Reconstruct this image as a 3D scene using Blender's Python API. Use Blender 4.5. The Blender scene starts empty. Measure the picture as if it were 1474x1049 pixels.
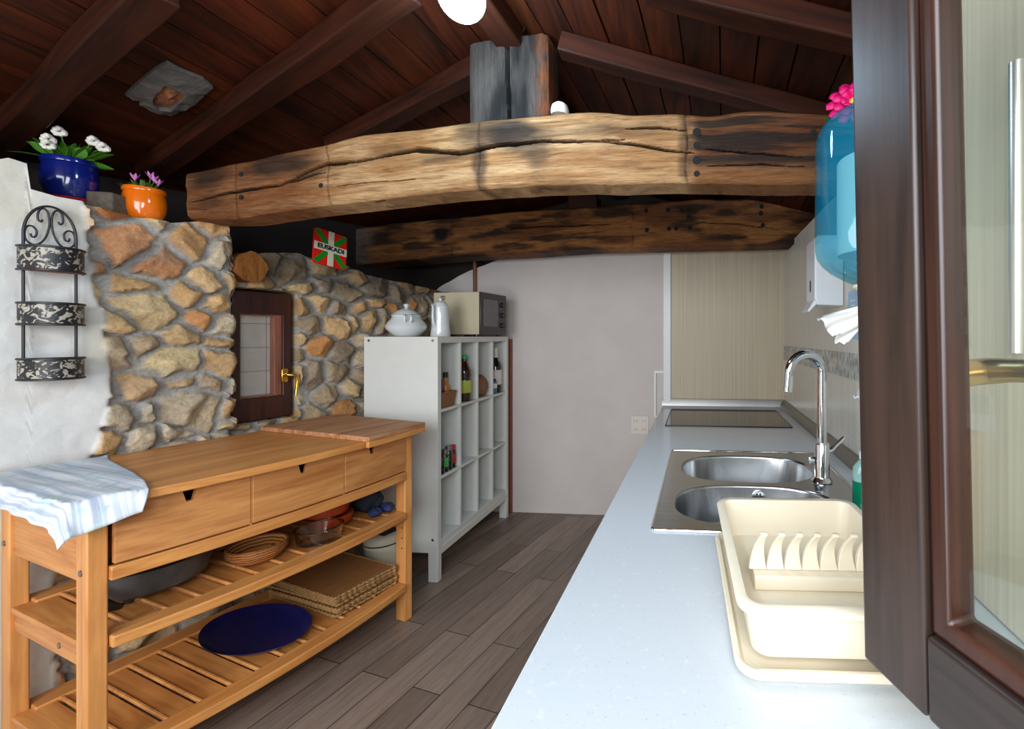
import bpy, bmesh, math, random
import numpy as np
from mathutils import Vector, Matrix, Euler
from math import sin, cos, pi, radians, sqrt, atan2

random.seed(7)
S = bpy.context.scene
COL = S.collection

# ------------------------------------------------------------------ camera
F, PX, PY, H = 620.0, 960.0, 484.0, 1.40
cam_d = bpy.data.cameras.new('camera')
cam = bpy.data.objects.new('camera', cam_d)
COL.objects.link(cam)
cam.location = (0, 0, H)
cam.rotation_euler = (pi / 2, 0, 0)
cam_d.sensor_width = 36.0
cam_d.lens = F / 1474 * 36
cam_d.shift_x = -(PX - 737) / 1474
cam_d.shift_y = -(524.5 - PY) / 1474
cam_d.clip_start = 0.02
S.camera = cam

# ------------------------------------------------------------------ light and exposure
S.view_settings.view_transform = 'Standard'
S.view_settings.look = 'None'
S.view_settings.gamma = 1.0
S.view_settings.use_curve_mapping = False
S.view_settings.exposure = 0.25

wd = bpy.data.worlds.new('sky')
S.world = wd
wd.use_nodes = True
bg = wd.node_tree.nodes['Background']
bg.inputs[0].default_value = (0.86, 0.93, 1.0, 1)
bg.inputs[1].default_value = 0.22


def area(name, loc, target, sx, sy, power, color):
    l = bpy.data.lights.new(name, 'AREA')
    l.shape = 'RECTANGLE'
    l.size, l.size_y = sx, sy
    l.energy = power
    l.color = color
    o = bpy.data.objects.new(name, l)
    COL.objects.link(o)
    o.location = loc
    d = Vector(target) - Vector(loc)
    o.rotation_euler = d.to_track_quat('-Z', 'Y').to_euler()
    return o


area('daylight_doorway', (-1.45, -1.0, 1.5), (-1.3, 1.8, 0.8), 1.4, 1.7, 58, (0.92, 0.96, 1.0))
area('daylight_window', (0.0, -0.6, 1.85), (0.25, 1.6, 0.8), 1.1, 1.0, 35, (0.86, 0.93, 1.0))


# ------------------------------------------------------------------ pixel rays (image 1474 x 1049)
def at(x, y, Y):
    return Vector(((x - PX) / F * Y, Y, H - (y - PY) / F * Y))


def on_z(x, y, z):
    return at(x, y, F * (H - z) / (y - PY))


def on_plane(x, y, p0, n):
    d = Vector(((x - PX) / F, 1, -(y - PY) / F))
    o = Vector((0, 0, H))
    n = Vector(n)
    t = (Vector(p0) - o).dot(n) / d.dot(n)
    return o + d * t


# ------------------------------------------------------------------ mesh helpers
class G:
    def __init__(s):
        s.v, s.f, s.tint = [], [], None

    def add(s, vs, fs, M=None):
        b = len(s.v)
        if M is not None:
            vs = [M @ Vector(p) for p in vs]
        s.v += [tuple(p) for p in vs]
        s.f += [tuple(i + b for i in f) for f in fs]
        return s

    def box(s, x0, x1, y0, y1, z0, z1, M=None):
        vs = [(x0, y0, z0), (x1, y0, z0), (x1, y1, z0), (x0, y1, z0), (x0, y0, z1), (x1, y0, z1), (x1, y1, z1), (x0, y1, z1)]
        return s.add(vs, [(0, 3, 2, 1), (4, 5, 6, 7), (0, 1, 5, 4), (1, 2, 6, 5), (2, 3, 7, 6), (3, 0, 4, 7)], M)

    def loft(s, loops, cap0=True, cap1=True, M=None, closed=False):
        n = len(loops[0])
        vs = [p for L in loops for p in L]
        fs = []
        m = len(loops)
        for i in range(m if closed else m - 1):
            a, b = i * n, ((i + 1) % m) * n
            for j in range(n):
                k = (j + 1) % n
                fs.append((a + j, a + k, b + k, b + j))
        if not closed:
            if cap0: fs.append(tuple(range(n))[::-1])
            if cap1: fs.append(tuple((m - 1) * n + j for j in range(n)))
        return s.add(vs, fs, M)

    def lathe(s, prof, seg=40, c=(0, 0, 0), M=None, cap0=True, cap1=True, sx=1, sy=1):
        loops = [[(c[0] + r * sx * cos(2 * pi * j / seg), c[1] + r * sy * sin(2 * pi * j / seg), c[2] + z) for j in range(seg)] for r, z in prof]
        return s.loft(loops, cap0, cap1, M)

    def cyl(s, p0, p1, r0, r1=None, seg=20):
        return s.tube([p0, p1], [r0, r0 if r1 is None else r1], seg)

    def tube(s, pts, r, seg=10, closed=False, M=None, flat=1.0):
        pts = [Vector(p) for p in pts]
        n = len(pts)
        rr = r if isinstance(r, (list, tuple)) else [r] * n
        loops = []
        up = None
        for i, p in enumerate(pts):
            a = pts[(i - 1) % n] if (closed or i > 0) else p
            b = pts[(i + 1) % n] if (closed or i < n - 1) else p
            t = (b - a).normalized()
            if up is None:
                up = Vector((0, 0, 1)) if abs(t.z) < 0.9 else Vector((1, 0, 0))
            u = (up - t * up.dot(t))
            u = u.normalized() if u.length > 1e-6 else t.orthogonal().normalized()
            up = u
            w = t.cross(u)
            loops.append([p + (u * cos(2 * pi * j / seg) * flat + w * sin(2 * pi * j / seg)) * rr[i] for j in range(seg)])
        return s.loft(loops, True, True, M, closed)

    def sphere(s, c, r, seg=16, rings=10, sc=(1, 1, 1), M=None):
        loops = []
        for i in range(1, rings):
            a = pi * i / rings
            loops.append([(c[0] + r * sc[0] * sin(a) * cos(2 * pi * j / seg), c[1] + r * sc[1] * sin(a) * sin(2 * pi * j / seg), c[2] - r * sc[2] * cos(a)) for j in range(seg)])
        return s.loft(loops, True, True, M)

    def grid(s, P, M=None, thick=None):
        nu, nv = len(P), len(P[0])
        vs = [p for row in P for p in row]
        fs = []
        for i in range(nu - 1):
            for j in range(nv - 1):
                a = i * nv + j
                fs.append((a, a + nv, a + nv + 1, a + 1))
        return s.add(vs, fs, M)

    def prism(s, poly, axis, a, b, M=None):
        """closed 2D outline extruded along an axis"""
        def pt(p, t):
            if axis == 'z': return (p[0], p[1], t)
            if axis == 'y': return (p[0], t, p[1])
            return (t, p[0], p[1])
        return s.loft([[pt(p, a) for p in poly], [pt(p, b) for p in poly]], True, True, M)

    def slab(s, xs, ys, holes, z0, z1, M=None):
        """rectangular board in x,y with missing cells"""
        nx, ny = len(xs) - 1, len(ys) - 1
        vid = {}
        vs, fs = [], []

        def V(i, j, k):
            if (i, j, k) not in vid:
                vid[(i, j, k)] = len(vs)
                vs.append((xs[i], ys[j], z1 if k else z0))
            return vid[(i, j, k)]
        full = lambda i, j: 0 <= i < nx and 0 <= j < ny and (i, j) not in holes
        for i in range(nx):
            for j in range(ny):
                if not full(i, j): continue
                fs.append((V(i, j, 1), V(i + 1, j, 1), V(i + 1, j + 1, 1), V(i, j + 1, 1)))
                fs.append((V(i, j, 0), V(i, j + 1, 0), V(i + 1, j + 1, 0), V(i + 1, j, 0)))
                if not full(i, j - 1): fs.append((V(i, j, 0), V(i + 1, j, 0), V(i + 1, j, 1), V(i, j, 1)))
                if not full(i, j + 1): fs.append((V(i, j + 1, 0), V(i, j + 1, 1), V(i + 1, j + 1, 1), V(i + 1, j + 1, 0)))
                if not full(i - 1, j): fs.append((V(i, j, 0), V(i, j, 1), V(i, j + 1, 1), V(i, j + 1, 0)))
                if not full(i + 1, j): fs.append((V(i + 1, j, 0), V(i + 1, j + 1, 0), V(i + 1, j + 1, 1), V(i + 1, j, 1)))
        return s.add(vs, fs, M)

    def mesh(s, name, mat, smooth=True, angle=40):
        m = bpy.data.meshes.new(name)
        m.from_pydata(s.v, [], s.f)
        bm = bmesh.new()
        bm.from_mesh(m)
        bmesh.ops.recalc_face_normals(bm, faces=bm.faces)
        bm.to_mesh(m)
        bm.free()
        if mat: m.materials.append(mat)
        if smooth:
            m.shade_smooth()
            m.set_sharp_from_angle(angle=radians(angle))
        if s.tint is not None:
            ca = m.color_attributes.new('tint', 'FLOAT_COLOR', 'POINT')
            ca.data.foreach_set('color', np.asarray(s.tint, dtype=np.float32).ravel())
        return m

    def build(s, name, mat, parent=None, bevel=0.0, smooth=True, loc=None, rotz=0, angle=40, seg=2):
        o = bpy.data.objects.new(name, s.mesh(name, mat, smooth, angle))
        COL.objects.link(o)
        if parent: o.parent = parent
        if loc is not None: o.location = loc
        if rotz: o.rotation_euler.z = rotz
        if bevel > 0:
            b = o.modifiers.new('bevel', 'BEVEL')
            b.width = bevel
            b.segments = seg
            b.limit_method = 'ANGLE'
            b.angle_limit = radians(40)
        return o


def tag(o, label, cat, group=None):
    o['label'] = label
    o['category'] = cat
    if group: o['group'] = group
    return o


def thing(name, label, cat, loc=(0, 0, 0), rotz=0.0, group=None):
    o = bpy.data.objects.new(name, None)
    o.empty_display_size = 0.05
    COL.objects.link(o)
    o.location = loc
    o.rotation_euler = (0, 0, rotz)
    return tag(o, label, cat, group)


def structure(o):
    o['kind'] = 'structure'
    return o


def dup(root, loc, rotz, label, group=None):
    r = root.copy()
    COL.objects.link(r)
    r.location = loc
    r.rotation_euler = (0, 0, rotz)
    r['label'] = label
    if group: r['group'] = group
    for ch in list(root.children):
        c = ch.copy()
        COL.objects.link(c)
        c.parent = r
        for g in ch.children:
            d = g.copy()
            COL.objects.link(d)
            d.parent = c
    return r


def rrect(w, l, r, n=6, cx=0, cy=0, z=0):
    out = []
    for qx, qy, a0 in ((1, 1, 0), (-1, 1, pi / 2), (-1, -1, pi), (1, -1, 1.5 * pi)):
        for i in range(n + 1):
            a = a0 + pi / 2 * i / n
            out.append((cx + qx * (w / 2 - r) + r * cos(a), cy + qy * (l / 2 - r) + r * sin(a), z))
    return out


# ------------------------------------------------------------------ noise (numpy)
def _hash(ix, iy, s):
    h = (ix * 374761393 + iy * 668265263 + s * 974634777) & 0xffffffff
    h = ((h ^ (h >> 13)) * 1274126177) & 0xffffffff
    return ((h ^ (h >> 16)) & 0xffff) / 65535.0


def vnoise(x, y, seed=0):
    x = np.asarray(x, float); y = np.asarray(y, float)
    ix = np.floor(x).astype(np.int64); iy = np.floor(y).astype(np.int64)
    fx = x - ix; fy = y - iy
    fx = fx * fx * (3 - 2 * fx); fy = fy * fy * (3 - 2 * fy)
    a = _hash(ix, iy, seed); b = _hash(ix + 1, iy, seed)
    c = _hash(ix, iy + 1, seed); d = _hash(ix + 1, iy + 1, seed)
    return (a + (b - a) * fx) * (1 - fy) + (c + (d - c) * fx) * fy


def fbm(x, y, seed=0, o=4):
    t, amp, n = 0, 0.5, 0
    for i in range(o):
        t = t + amp * vnoise(np.asarray(x) * 2 ** i, np.asarray(y) * 2 ** i, seed + i * 17)
        n += amp
        amp *= 0.5
    return t / n


def sstep(a, b, x):
    t = np.clip((x - a) / (b - a), 0, 1)
    return t * t * (3 - 2 * t)


# ------------------------------------------------------------------ materials
def srgb(r, g, b):
    f = lambda c: (c / 255 / 12.92) if c / 255 <= 0.04045 else ((c / 255 + 0.055) / 1.055) ** 2.4
    return (f(r), f(g), f(b), 1)


class N:
    """small node-tree builder"""
    def __init__(s, name):
        s.m = bpy.data.materials.new(name)
        s.m.use_nodes = True
        s.t = s.m.node_tree
        s.p = s.t.nodes['Principled BSDF']

    def n(s, typ, **kw):
        o = s.t.nodes.new(typ)
        for k, v in kw.items():
            if k in o.inputs: o.inputs[k].default_value = v
            else: setattr(o, k, v)
        return o

    def l(s, a, b):
        s.t.links.new(a, b)

    def coord(s, scale=(1, 1, 1), rot=(0, 0, 0), loc=(0, 0, 0), kind='Object'):
        tc = s.n('ShaderNodeTexCoord')
        mp = s.n('ShaderNodeMapping')
        mp.inputs['Scale'].default_value = scale
        mp.inputs['Rotation'].default_value = rot
        mp.inputs['Location'].default_value = loc
        s.l(tc.outputs[kind], mp.inputs['Vector'])
        return mp.outputs[0]

    def noise(s, vec, scale, detail=4, rough=0.55, dist=0.0):
        o = s.n('ShaderNodeTexNoise')
        o.inputs['Scale'].default_value = scale
        o.inputs['Detail'].default_value = detail
        o.inputs['Roughness'].default_value = rough
        o.inputs['Distortion'].default_value = dist
        if vec is not None: s.l(vec, o.inputs['Vector'])
        return o.outputs['Fac']

    def ramp(s, fac, stops):
        o = s.n('ShaderNodeValToRGB')
        e = o.color_ramp.elements
        while len(e) < len(stops): e.new(0.5)
        for i, (p, c) in enumerate(stops):
            e[i].position = p
            e[i].color = c if len(c) == 4 else (*c, 1)
        s.l(fac, o.inputs[0])
        return o.outputs[0]

    def mix(s, a, b, fac, mode='MIX'):
        o = s.n('ShaderNodeMix', data_type='RGBA', blend_type=mode)
        for sock, v in ((o.inputs[0], fac), (o.inputs[6], a), (o.inputs[7], b)):
            if isinstance(v, (int, float)): sock.default_value = v
            elif isinstance(v, tuple): sock.default_value = v
            else: s.l(v, sock)
        return o.outputs[2]

    def math(s, op, a, b=0.0):
        o = s.n('ShaderNodeMath', operation=op)
        for sock, v in ((o.inputs[0], a), (o.inputs[1], b)):
            if isinstance(v, (int, float)): sock.default_value = v
            else: s.l(v, sock)
        return o.outputs[0]

    def bump(s, h, strength=0.3, dist=0.01):
        o = s.n('ShaderNodeBump')
        o.inputs['Strength'].default_value = strength
        o.inputs['Distance'].default_value = dist
        s.l(h, o.inputs['Height'])
        s.l(o.outputs[0], s.p.inputs['Normal'])

    def set(s, **kw):
        for k, v in kw.items():
            k = {'rough': 'Roughness', 'metal': 'Metallic', 'trans': 'Transmission Weight', 'ior': 'IOR', 'coat': 'Coat Weight',
                 'spec': 'Specular IOR Level', 'alpha': 'Alpha', 'sub': 'Subsurface Weight', 'aniso': 'Anisotropic'}[k]
            s.p.inputs[k].default_value = v
        return s

    def color(s, c):
        if isinstance(c, tuple): s.p.inputs['Base Color'].default_value = c
        else: s.l(c, s.p.inputs['Base Color'])
        return s


def plain(name, c, rough=0.5, metal=0.0, var=0.08, scale=14, bump=0.0, **kw):
    k = N(name)
    v = k.coord()
    f = k.noise(v, scale, 4)
    d = tuple(x * (1 - var) for x in c[:3]) + (1,)
    e = tuple(min(1, x * (1 + var)) for x in c[:3]) + (1,)
    k.color(k.ramp(f, [(0.3, d), (0.7, e)]))
    k.set(rough=rough, metal=metal, **kw)
    if bump: k.bump(f, bump, 0.004)
    return k.m


def wood(name, dark, light, axis='x', scale=1.0, rough=0.45, bump=0.12, tint=False, stretch=9.0):
    k = N(name)
    sc = {'x': (1, stretch, stretch), 'y': (stretch, 1, stretch), 'z': (stretch, stretch, 1)}[axis]
    v = k.coord(tuple(scale * q for q in sc))
    f = k.noise(v, 2.2, 6, 0.6, 0.6)
    f2 = k.noise(k.coord(tuple(scale * q for q in ((0.5, 40, 40) if axis == 'x' else (40, 0.5, 40) if axis == 'y' else (40, 40, 0.5)))), 2.0, 3)
    m = k.math('ADD', k.math('MULTIPLY', f, 0.7), k.math('MULTIPLY', f2, 0.3))
    c = k.ramp(m, [(0.34, dark), (0.62, light)])
    if tint:
        a = k.n('ShaderNodeAttribute', attribute_name='tint')
        c = k.mix(c, a.outputs['Color'], 1.0, 'MULTIPLY')
    k.color(c)
    k.set(rough=rough, spec=0.5 if rough < 0.55 else 0.2)
    k.bump(m, bump, 0.003)
    return k.m


M = {}
M['birch_x'] = wood('birch_along', srgb(178, 108, 50), srgb(216, 150, 82), 'x', 1.2, 0.42, 0.06)
M['birch_y'] = wood('birch_across', srgb(176, 104, 48), srgb(214, 146, 78), 'y', 1.2, 0.45, 0.06)
M['birch_z'] = wood('birch_upright', srgb(190, 118, 58), srgb(226, 160, 92), 'z', 1.2, 0.45, 0.06)
M['drawer_wood'] = wood('drawer_wood', srgb(158, 94, 44), srgb(206, 142, 82), 'x', 1.0, 0.45, 0.08)
M['board_wood'] = wood('board_wood', srgb(140, 84, 50), srgb(198, 146, 104), 'x', 1.5, 0.6, 0.1)
M['ceiling_wood'] = wood('ceiling_wood', srgb(28, 9, 2), srgb(74, 28, 8), 'y', 1.0, 0.6, 0.12, tint=True, stretch=8)
M['rafter_wood'] = wood('rafter_wood', srgb(24, 9, 4), srgb(60, 25, 10), 'x', 1.0, 0.6, 0.15)
M['dark_gable'] = plain('dark_gable', (0.02, 0.012, 0.009, 1), 0.9)
M['sash_wood'] = wood('sash_wood', srgb(26, 18, 15), srgb(62, 45, 37), 'z', 1.0, 0.38, 0.12)
M['sash_rail'] = wood('sash_rail', srgb(26, 19, 16), srgb(58, 44, 38), 'x', 1.0, 0.38, 0.12)
M['sash_bead'] = wood('sash_bead', srgb(34, 17, 10), srgb(66, 35, 23), 'z', 1.0, 0.35, 0.1)
M['window_wood'] = wood('window_wood', srgb(34, 15, 12), srgb(66, 30, 22), 'z', 1.0, 0.35, 0.08)
M['window_bead'] = wood('window_bead', srgb(96, 52, 38), srgb(150, 92, 70), 'z', 1.0, 0.35, 0.05)
M['pipe_brown'] = plain('pipe_brown', srgb(128, 72, 44), 0.5)


def beam_mat(name, grain, up=False):
    k = N(name)
    a = k.n('ShaderNodeAttribute', attribute_name='tint')
    ax = lambda p, q: (q, q, p) if up else (p, p, q)
    f = k.noise(k.coord(ax(3.2, 26)), 2.2, 8, 0.72, 1.2)
    g = k.ramp(f, [(0.30, (1 - grain, 1 - grain * 1.08, 1 - grain * 1.15, 1)), (0.52, (1, 1, 1, 1)), (0.75, (1.22, 1.18, 1.12, 1))])
    f2 = k.noise(k.coord(ax(2.6, 75)), 2.0, 5, 0.6, 0.9)
    g2 = k.ramp(f2, [(0.31, (0.16, 0.12, 0.10, 1)), (0.37, (1, 1, 1, 1))])
    f3 = k.noise(k.coord(ax(9, 190)), 2.0, 3, 0.6)
    g3 = k.ramp(f3, [(0.3, (0.72, 0.70, 0.68, 1)), (0.6, (1.08, 1.08, 1.08, 1))])
    c = k.mix(a.outputs['Color'], g, 1.0, 'MULTIPLY')
    c = k.mix(c, g2, 0.85, 'MULTIPLY')
    c = k.mix(c, g3, 1.0, 'MULTIPLY')
    k.color(c)
    k.set(rough=0.66, spec=0.25)
    h = k.math('ADD', k.math('ADD', f, k.math('MULTIPLY', f2, 0.8)), k.math('MULTIPLY', f3, 0.4))
    k.bump(h, 0.6, 0.01)
    return k.m


M['beam'] = beam_mat('aged_oak', 0.5)
M['post'] = beam_mat('charred_oak', 0.6, True)
M['beam_dark'] = beam_mat('dark_oak', 0.6)
M['hole'] = plain('peg_hole', (0.006, 0.005, 0.004, 1), 0.9)

# stone wall: colour comes from the wall's own stones
k = N('rubble_stone')
a = k.n('ShaderNodeAttribute', attribute_name='tint')
v = k.coord()
f = k.noise(v, 16, 6, 0.65)
f2 = k.noise(v, 90, 4, 0.6)
st_fac = k.math('SUBTRACT', 1.0, k.math('MULTIPLY', a.outputs['Alpha'], 0.9))
c = k.mix(a.outputs['Color'], k.ramp(f, [(0.25, (0.74, 0.69, 0.63, 1)), (0.5, (1, 1, 1, 1)), (0.75, (1.3, 1.26, 1.2, 1))]), st_fac, 'MULTIPLY')
c = k.mix(c, k.ramp(f2, [(0.3, (0.8, 0.78, 0.76, 1)), (0.6, (1.08, 1.08, 1.08, 1))]), st_fac, 'MULTIPLY')
k.color(c); k.set(rough=0.9)
k.bump(k.math('MULTIPLY', k.math('ADD', f, k.math('MULTIPLY', f2, 0.5)), k.math('ADD', st_fac, 0.12)), 0.5, 0.012)
M['stone'] = k.m

M['plaster'] = plain('white_plaster', srgb(204, 195, 190), 0.9, var=0.05, scale=3, bump=0.25)

# floor: grey-brown wood-look tiles
FA = radians(72.5)
k = N('wood_look_tiles')
vr = k.coord((1, 1, 1), (0, 0, -FA))
br = k.n('ShaderNodeTexBrick', offset=0.37, offset_frequency=2)
k.l(vr, br.inputs['Vector'])
for nm, val in (('Scale', 1.0), ('Mortar Size', 0.0022), ('Mortar Smooth', 0.1), ('Bias', 0.0), ('Brick Width', 0.82), ('Row Height', 0.135)):
    br.inputs[nm].default_value = val
br.inputs['Color1'].default_value = srgb(112, 95, 84)
br.inputs['Color2'].default_value = srgb(150, 130, 116)
br.inputs['Mortar'].default_value = srgb(62, 52, 46)
vg = k.coord((2.2, 26, 1), (0, 0, 0))
# grain along the plank: rotate first, then stretch
mp = k.n('ShaderNodeMapping'); mp.inputs['Scale'].default_value = (1.6, 20, 1)
k.l(vr, mp.inputs['Vector'])
f = k.noise(mp.outputs[0], 2.4, 6, 0.62, 1.0)
c = k.mix(br.outputs['Color'], k.ramp(f, [(0.25, (0.62, 0.6, 0.58, 1)), (0.55, (1, 1, 1, 1)), (0.8, (1.18, 1.17, 1.15, 1))]), 1.0, 'MULTIPLY')
k.color(c); k.set(rough=0.42)
h = k.math('SUBTRACT', k.math('MULTIPLY', f, 0.25), br.outputs['Fac'])
k.bump(h, 0.35, 0.003)
M['floor'] = k.m


def tile_mat(name, base, joints=True):
    k = N(name)
    tc = k.n('ShaderNodeTexCoord')
    sx = k.n('ShaderNodeSeparateXYZ'); k.l(tc.outputs['Object'], sx.inputs[0])
    cb = k.n('ShaderNodeCombineXYZ')
    k.l(k.math('ADD', sx.outputs[0], sx.outputs[1]), cb.inputs[0]); k.l(sx.outputs[2], cb.inputs[1])
    mp = k.n('ShaderNodeMapping'); mp.inputs['Scale'].default_value = (60, 0.6, 1)
    k.l(cb.outputs[0], mp.inputs[0])
    f = k.noise(mp.outputs[0], 1.2, 4, 0.6)
    dk = tuple(x * 0.80 for x in base[:3]) + (1,)
    c = k.ramp(f, [(0.3, dk), (0.65, base)])
    if joints:
        mp2 = k.n('ShaderNodeMapping'); mp2.inputs['Location'].default_value = (0.35, -0.25, 0)
        k.l(cb.outputs[0], mp2.inputs[0])
        b = k.n('ShaderNodeTexBrick', offset=0.0)
        k.l(mp2.outputs[0], b.inputs['Vector'])
        for nm, val in (('Scale', 1.0), ('Mortar Size', 0.0022), ('Mortar Smooth', 0.1), ('Brick Width', 0.5), ('Row Height', 0.36)):
            b.inputs[nm].default_value = val
        c = k.mix(c, srgb(225, 220, 210), b.outputs['Fac'])
        k.bump(k.math('MULTIPLY', b.outputs['Fac'], -1.0), 0.25, 0.002)
    k.color(c); k.set(rough=0.22 if joints else 0.5)
    return k.m


M['tile'] = tile_mat('striped_beige_tile', srgb(226, 219, 206))
M['panel'] = tile_mat('striped_beige_panel', srgb(194, 178, 152), False)
M['cupboard'] = tile_mat('beige_cupboard', srgb(232, 222, 196), False)

k = N('mosaic_band')
v = k.coord((1, 1, 1))
vo = k.n('ShaderNodeTexVoronoi', feature='F1'); vo.inputs['Scale'].default_value = 60
mp = k.coord((1, 1, 0.45)); k.l(mp, vo.inputs['Vector'])
c = k.ramp(vo.outputs['Distance'], [(0.2, srgb(120, 122, 116)), (0.5, srgb(190, 190, 182)), (0.75, srgb(226, 222, 212))])
cc = k.n('ShaderNodeSeparateColor'); k.l(vo.outputs['Color'], cc.inputs[0])
c = k.mix(c, k.ramp(cc.outputs[0], [(0.3, srgb(110, 128, 140)), (0.5, srgb(205, 200, 190)), (0.8, srgb(150, 142, 122))]), 0.5)
k.color(c); k.set(rough=0.25)
M['mosaic'] = k.m

k = N('speckled_white_worktop')
v = k.coord()
f = k.noise(v, 260, 2)
f2 = k.noise(v, 60, 2)
c = k.ramp(f, [(0.24, srgb(176, 182, 186)), (0.34, srgb(208, 214, 219))])
k.color(k.mix(c, srgb(216, 222, 227), k.ramp(f2, [(0.62, (0, 0, 0, 1)), (0.72, (1, 1, 1, 1))])))
k.set(rough=0.16)
M['worktop'] = k.m

M['white_lacquer'] = plain('white_lacquer', srgb(214, 214, 208), 0.38, var=0.02)
M['white_back'] = plain('white_back', srgb(206, 206, 200), 0.5, var=0.02)
M['white_trim'] = plain('white_trim', srgb(224, 224, 222), 0.4, var=0.02)
M['white_plastic'] = plain('white_plastic', srgb(232, 234, 238), 0.3, var=0.02)
M['porcelain'] = plain('white_porcelain', srgb(218, 222, 222), 0.1, var=0.02, coat=0.5)
M['cream_plastic'] = plain('cream_plastic', srgb(238, 226, 202), 0.32, var=0.02, sub=0.0)
M['cream_bin'] = plain('cream_bin', srgb(196, 190, 170), 0.45, var=0.03)
M['dark_vent'] = plain('dark_vent', (0.02, 0.02, 0.02, 1), 0.6)
M['chrome'] = plain('chrome', (0.82, 0.84, 0.86, 1), 0.07, 1.0, var=0.01)
k = N('brushed_steel')
v = k.coord((2, 90, 2))
f = k.noise(v, 3, 3)
k.color(k.ramp(f, [(0.3, (0.46, 0.47, 0.48, 1)), (0.7, (0.6, 0.61, 0.62, 1))])); k.set(rough=0.24, metal=1.0)
M['steel'] = k.m
M['aluminium'] = plain('aluminium', (0.3, 0.29, 0.27, 1), 0.4, 1.0, var=0.03)
M['satin_steel'] = plain('satin_steel', (0.82, 0.79, 0.74, 1), 0.38, 0.85, var=0.02)
M['brass'] = plain('brass', srgb(226, 178, 84), 0.22, 1.0, var=0.04)
M['satin_brass'] = plain('satin_brass', srgb(206, 180, 130), 0.3, 1.0, var=0.03)
M['black_metal'] = plain('black_metal', (0.012, 0.012, 0.014, 1), 0.45, var=0.2)
k = N('hob_glass')
k.color(k.ramp(k.noise(k.coord(), 30, 2), [(0.3, (0.035, 0.028, 0.022, 1)), (0.7, (0.04, 0.032, 0.026, 1))])); k.set(rough=0.06, spec=0.8)
M['hob'] = k.m
k = N('window_glass')
tr_ = k.n('ShaderNodeBsdfTransparent'); tr_.inputs[0].default_value = (0.95, 0.97, 0.95, 1)
gl_ = k.n('ShaderNodeBsdfGlossy'); gl_.inputs['Roughness'].default_value = 0.01
lw_ = k.n('ShaderNodeLayerWeight')
fr_ = k.math('ADD', k.math('MULTIPLY', k.math('POWER', lw_.outputs['Facing'], 5.0), 0.94), 0.05)
mx_ = k.n('ShaderNodeMixShader')
k.l(fr_, mx_.inputs[0]); k.l(tr_.outputs[0], mx_.inputs[1]); k.l(gl_.outputs[0], mx_.inputs[2])
k.l(mx_.outputs[0], k.t.nodes['Material Output'].inputs[0])
M['pane'] = k.m
M['dish_glass'] = N('dish_glass').set(rough=0.03, trans=1.0, ior=1.47).color((0.93, 0.96, 0.96, 1)).m
M['blue_glaze'] = plain('blue_glaze', (0.004, 0.012, 0.16, 1), 0.14, var=0.1, coat=0.6)
M['blue_tray'] = plain('blue_tray', (0.006, 0.008, 0.075, 1), 0.25, var=0.1)
M['orange_glaze'] = plain('orange_glaze', srgb(236, 112, 10), 0.14, var=0.06, coat=0.6)
M['red_saucer'] = plain('red_saucer', srgb(150, 30, 18), 0.4)
M['dark_orange'] = plain('dark_orange', srgb(176, 56, 8), 0.3)
M['soil'] = plain('soil', (0.02, 0.013, 0.008, 1), 0.95, var=0.4, bump=0.5)
M['leaf'] = plain('leaf_green', srgb(72, 128, 30), 0.45, var=0.25)
M['grass'] = plain('grass_green', srgb(72, 104, 36), 0.5, var=0.3)
M['petal_white'] = plain('petal_white', srgb(230, 222, 210), 0.6)
M['petal_pink'] = plain('petal_pink', srgb(206, 120, 186), 0.6)
M['petal_magenta'] = plain('petal_magenta', srgb(226, 12, 112), 0.5, var=0.15)
M['pollen'] = plain('pollen', srgb(240, 190, 70), 0.7)
M['concrete'] = plain('concrete', srgb(100, 90, 78), 0.95, var=0.25, scale=60, bump=0.6)
M['mortar_grey'] = plain('mortar_grey', srgb(84, 79, 74), 0.95, var=0.25, scale=25, bump=0.6)
M['rust'] = plain('rust', srgb(136, 84, 54), 0.9, var=0.5, scale=60, bump=0.8)
M['terracotta'] = plain('terracotta', srgb(168, 62, 30), 0.3, var=0.12)
M['iron_pan'] = plain('iron_pan', (0.075, 0.072, 0.07, 1), 0.5, var=0.35, metal=0.3)
M['dark_fabric'] = plain('dark_fabric', (0.008, 0.011, 0.022, 1), 0.85, var=0.3)
M['blue_fabric'] = plain('blue_fabric', (0.015, 0.03, 0.11, 1), 0.7, var=0.2)
M['teal_plastic'] = plain('teal_plastic', srgb(30, 128, 160), 0.4)
M['clear_bag'] = plain('clear_bag', srgb(110, 105, 98), 0.3, var=0.3)
M['paper'] = plain('tissue_paper', srgb(240, 238, 234), 0.9, var=0.02)
k = N('teal_cover')
k.color(k.ramp(k.noise(k.coord(), 3, 2), [(0.3, srgb(6, 128, 168)), (0.7, srgb(20, 146, 182))])); k.set(rough=0.05, coat=1.0)
tr_ = k.n('ShaderNodeBsdfTransparent'); tr_.inputs[0].default_value = (0.64, 0.96, 1.0, 1)
mx_ = k.n('ShaderNodeMixShader'); mx_.inputs[0].default_value = 0.38
k.l(tr_.outputs[0], mx_.inputs[1]); k.l(k.p.outputs[0], mx_.inputs[2]); k.l(mx_.outputs[0], k.t.nodes['Material Output'].inputs[0])
M['teal_cover'] = k.m
M['green_soap'] = N('green_soap').set(rough=0.1, trans=0.5).color(srgb(0, 160, 118)).m
M['aqua_clear'] = N('aqua_clear').set(rough=0.08, trans=0.6).color(srgb(190, 236, 230)).m
M['sign_blue'] = plain('sign_blue', srgb(160, 200, 234), 0.4)
M['white_paint'] = plain('white_paint', srgb(236, 236, 236), 0.5)
M['flag_red'] = plain('flag_red', srgb(214, 34, 22), 0.3)
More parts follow.
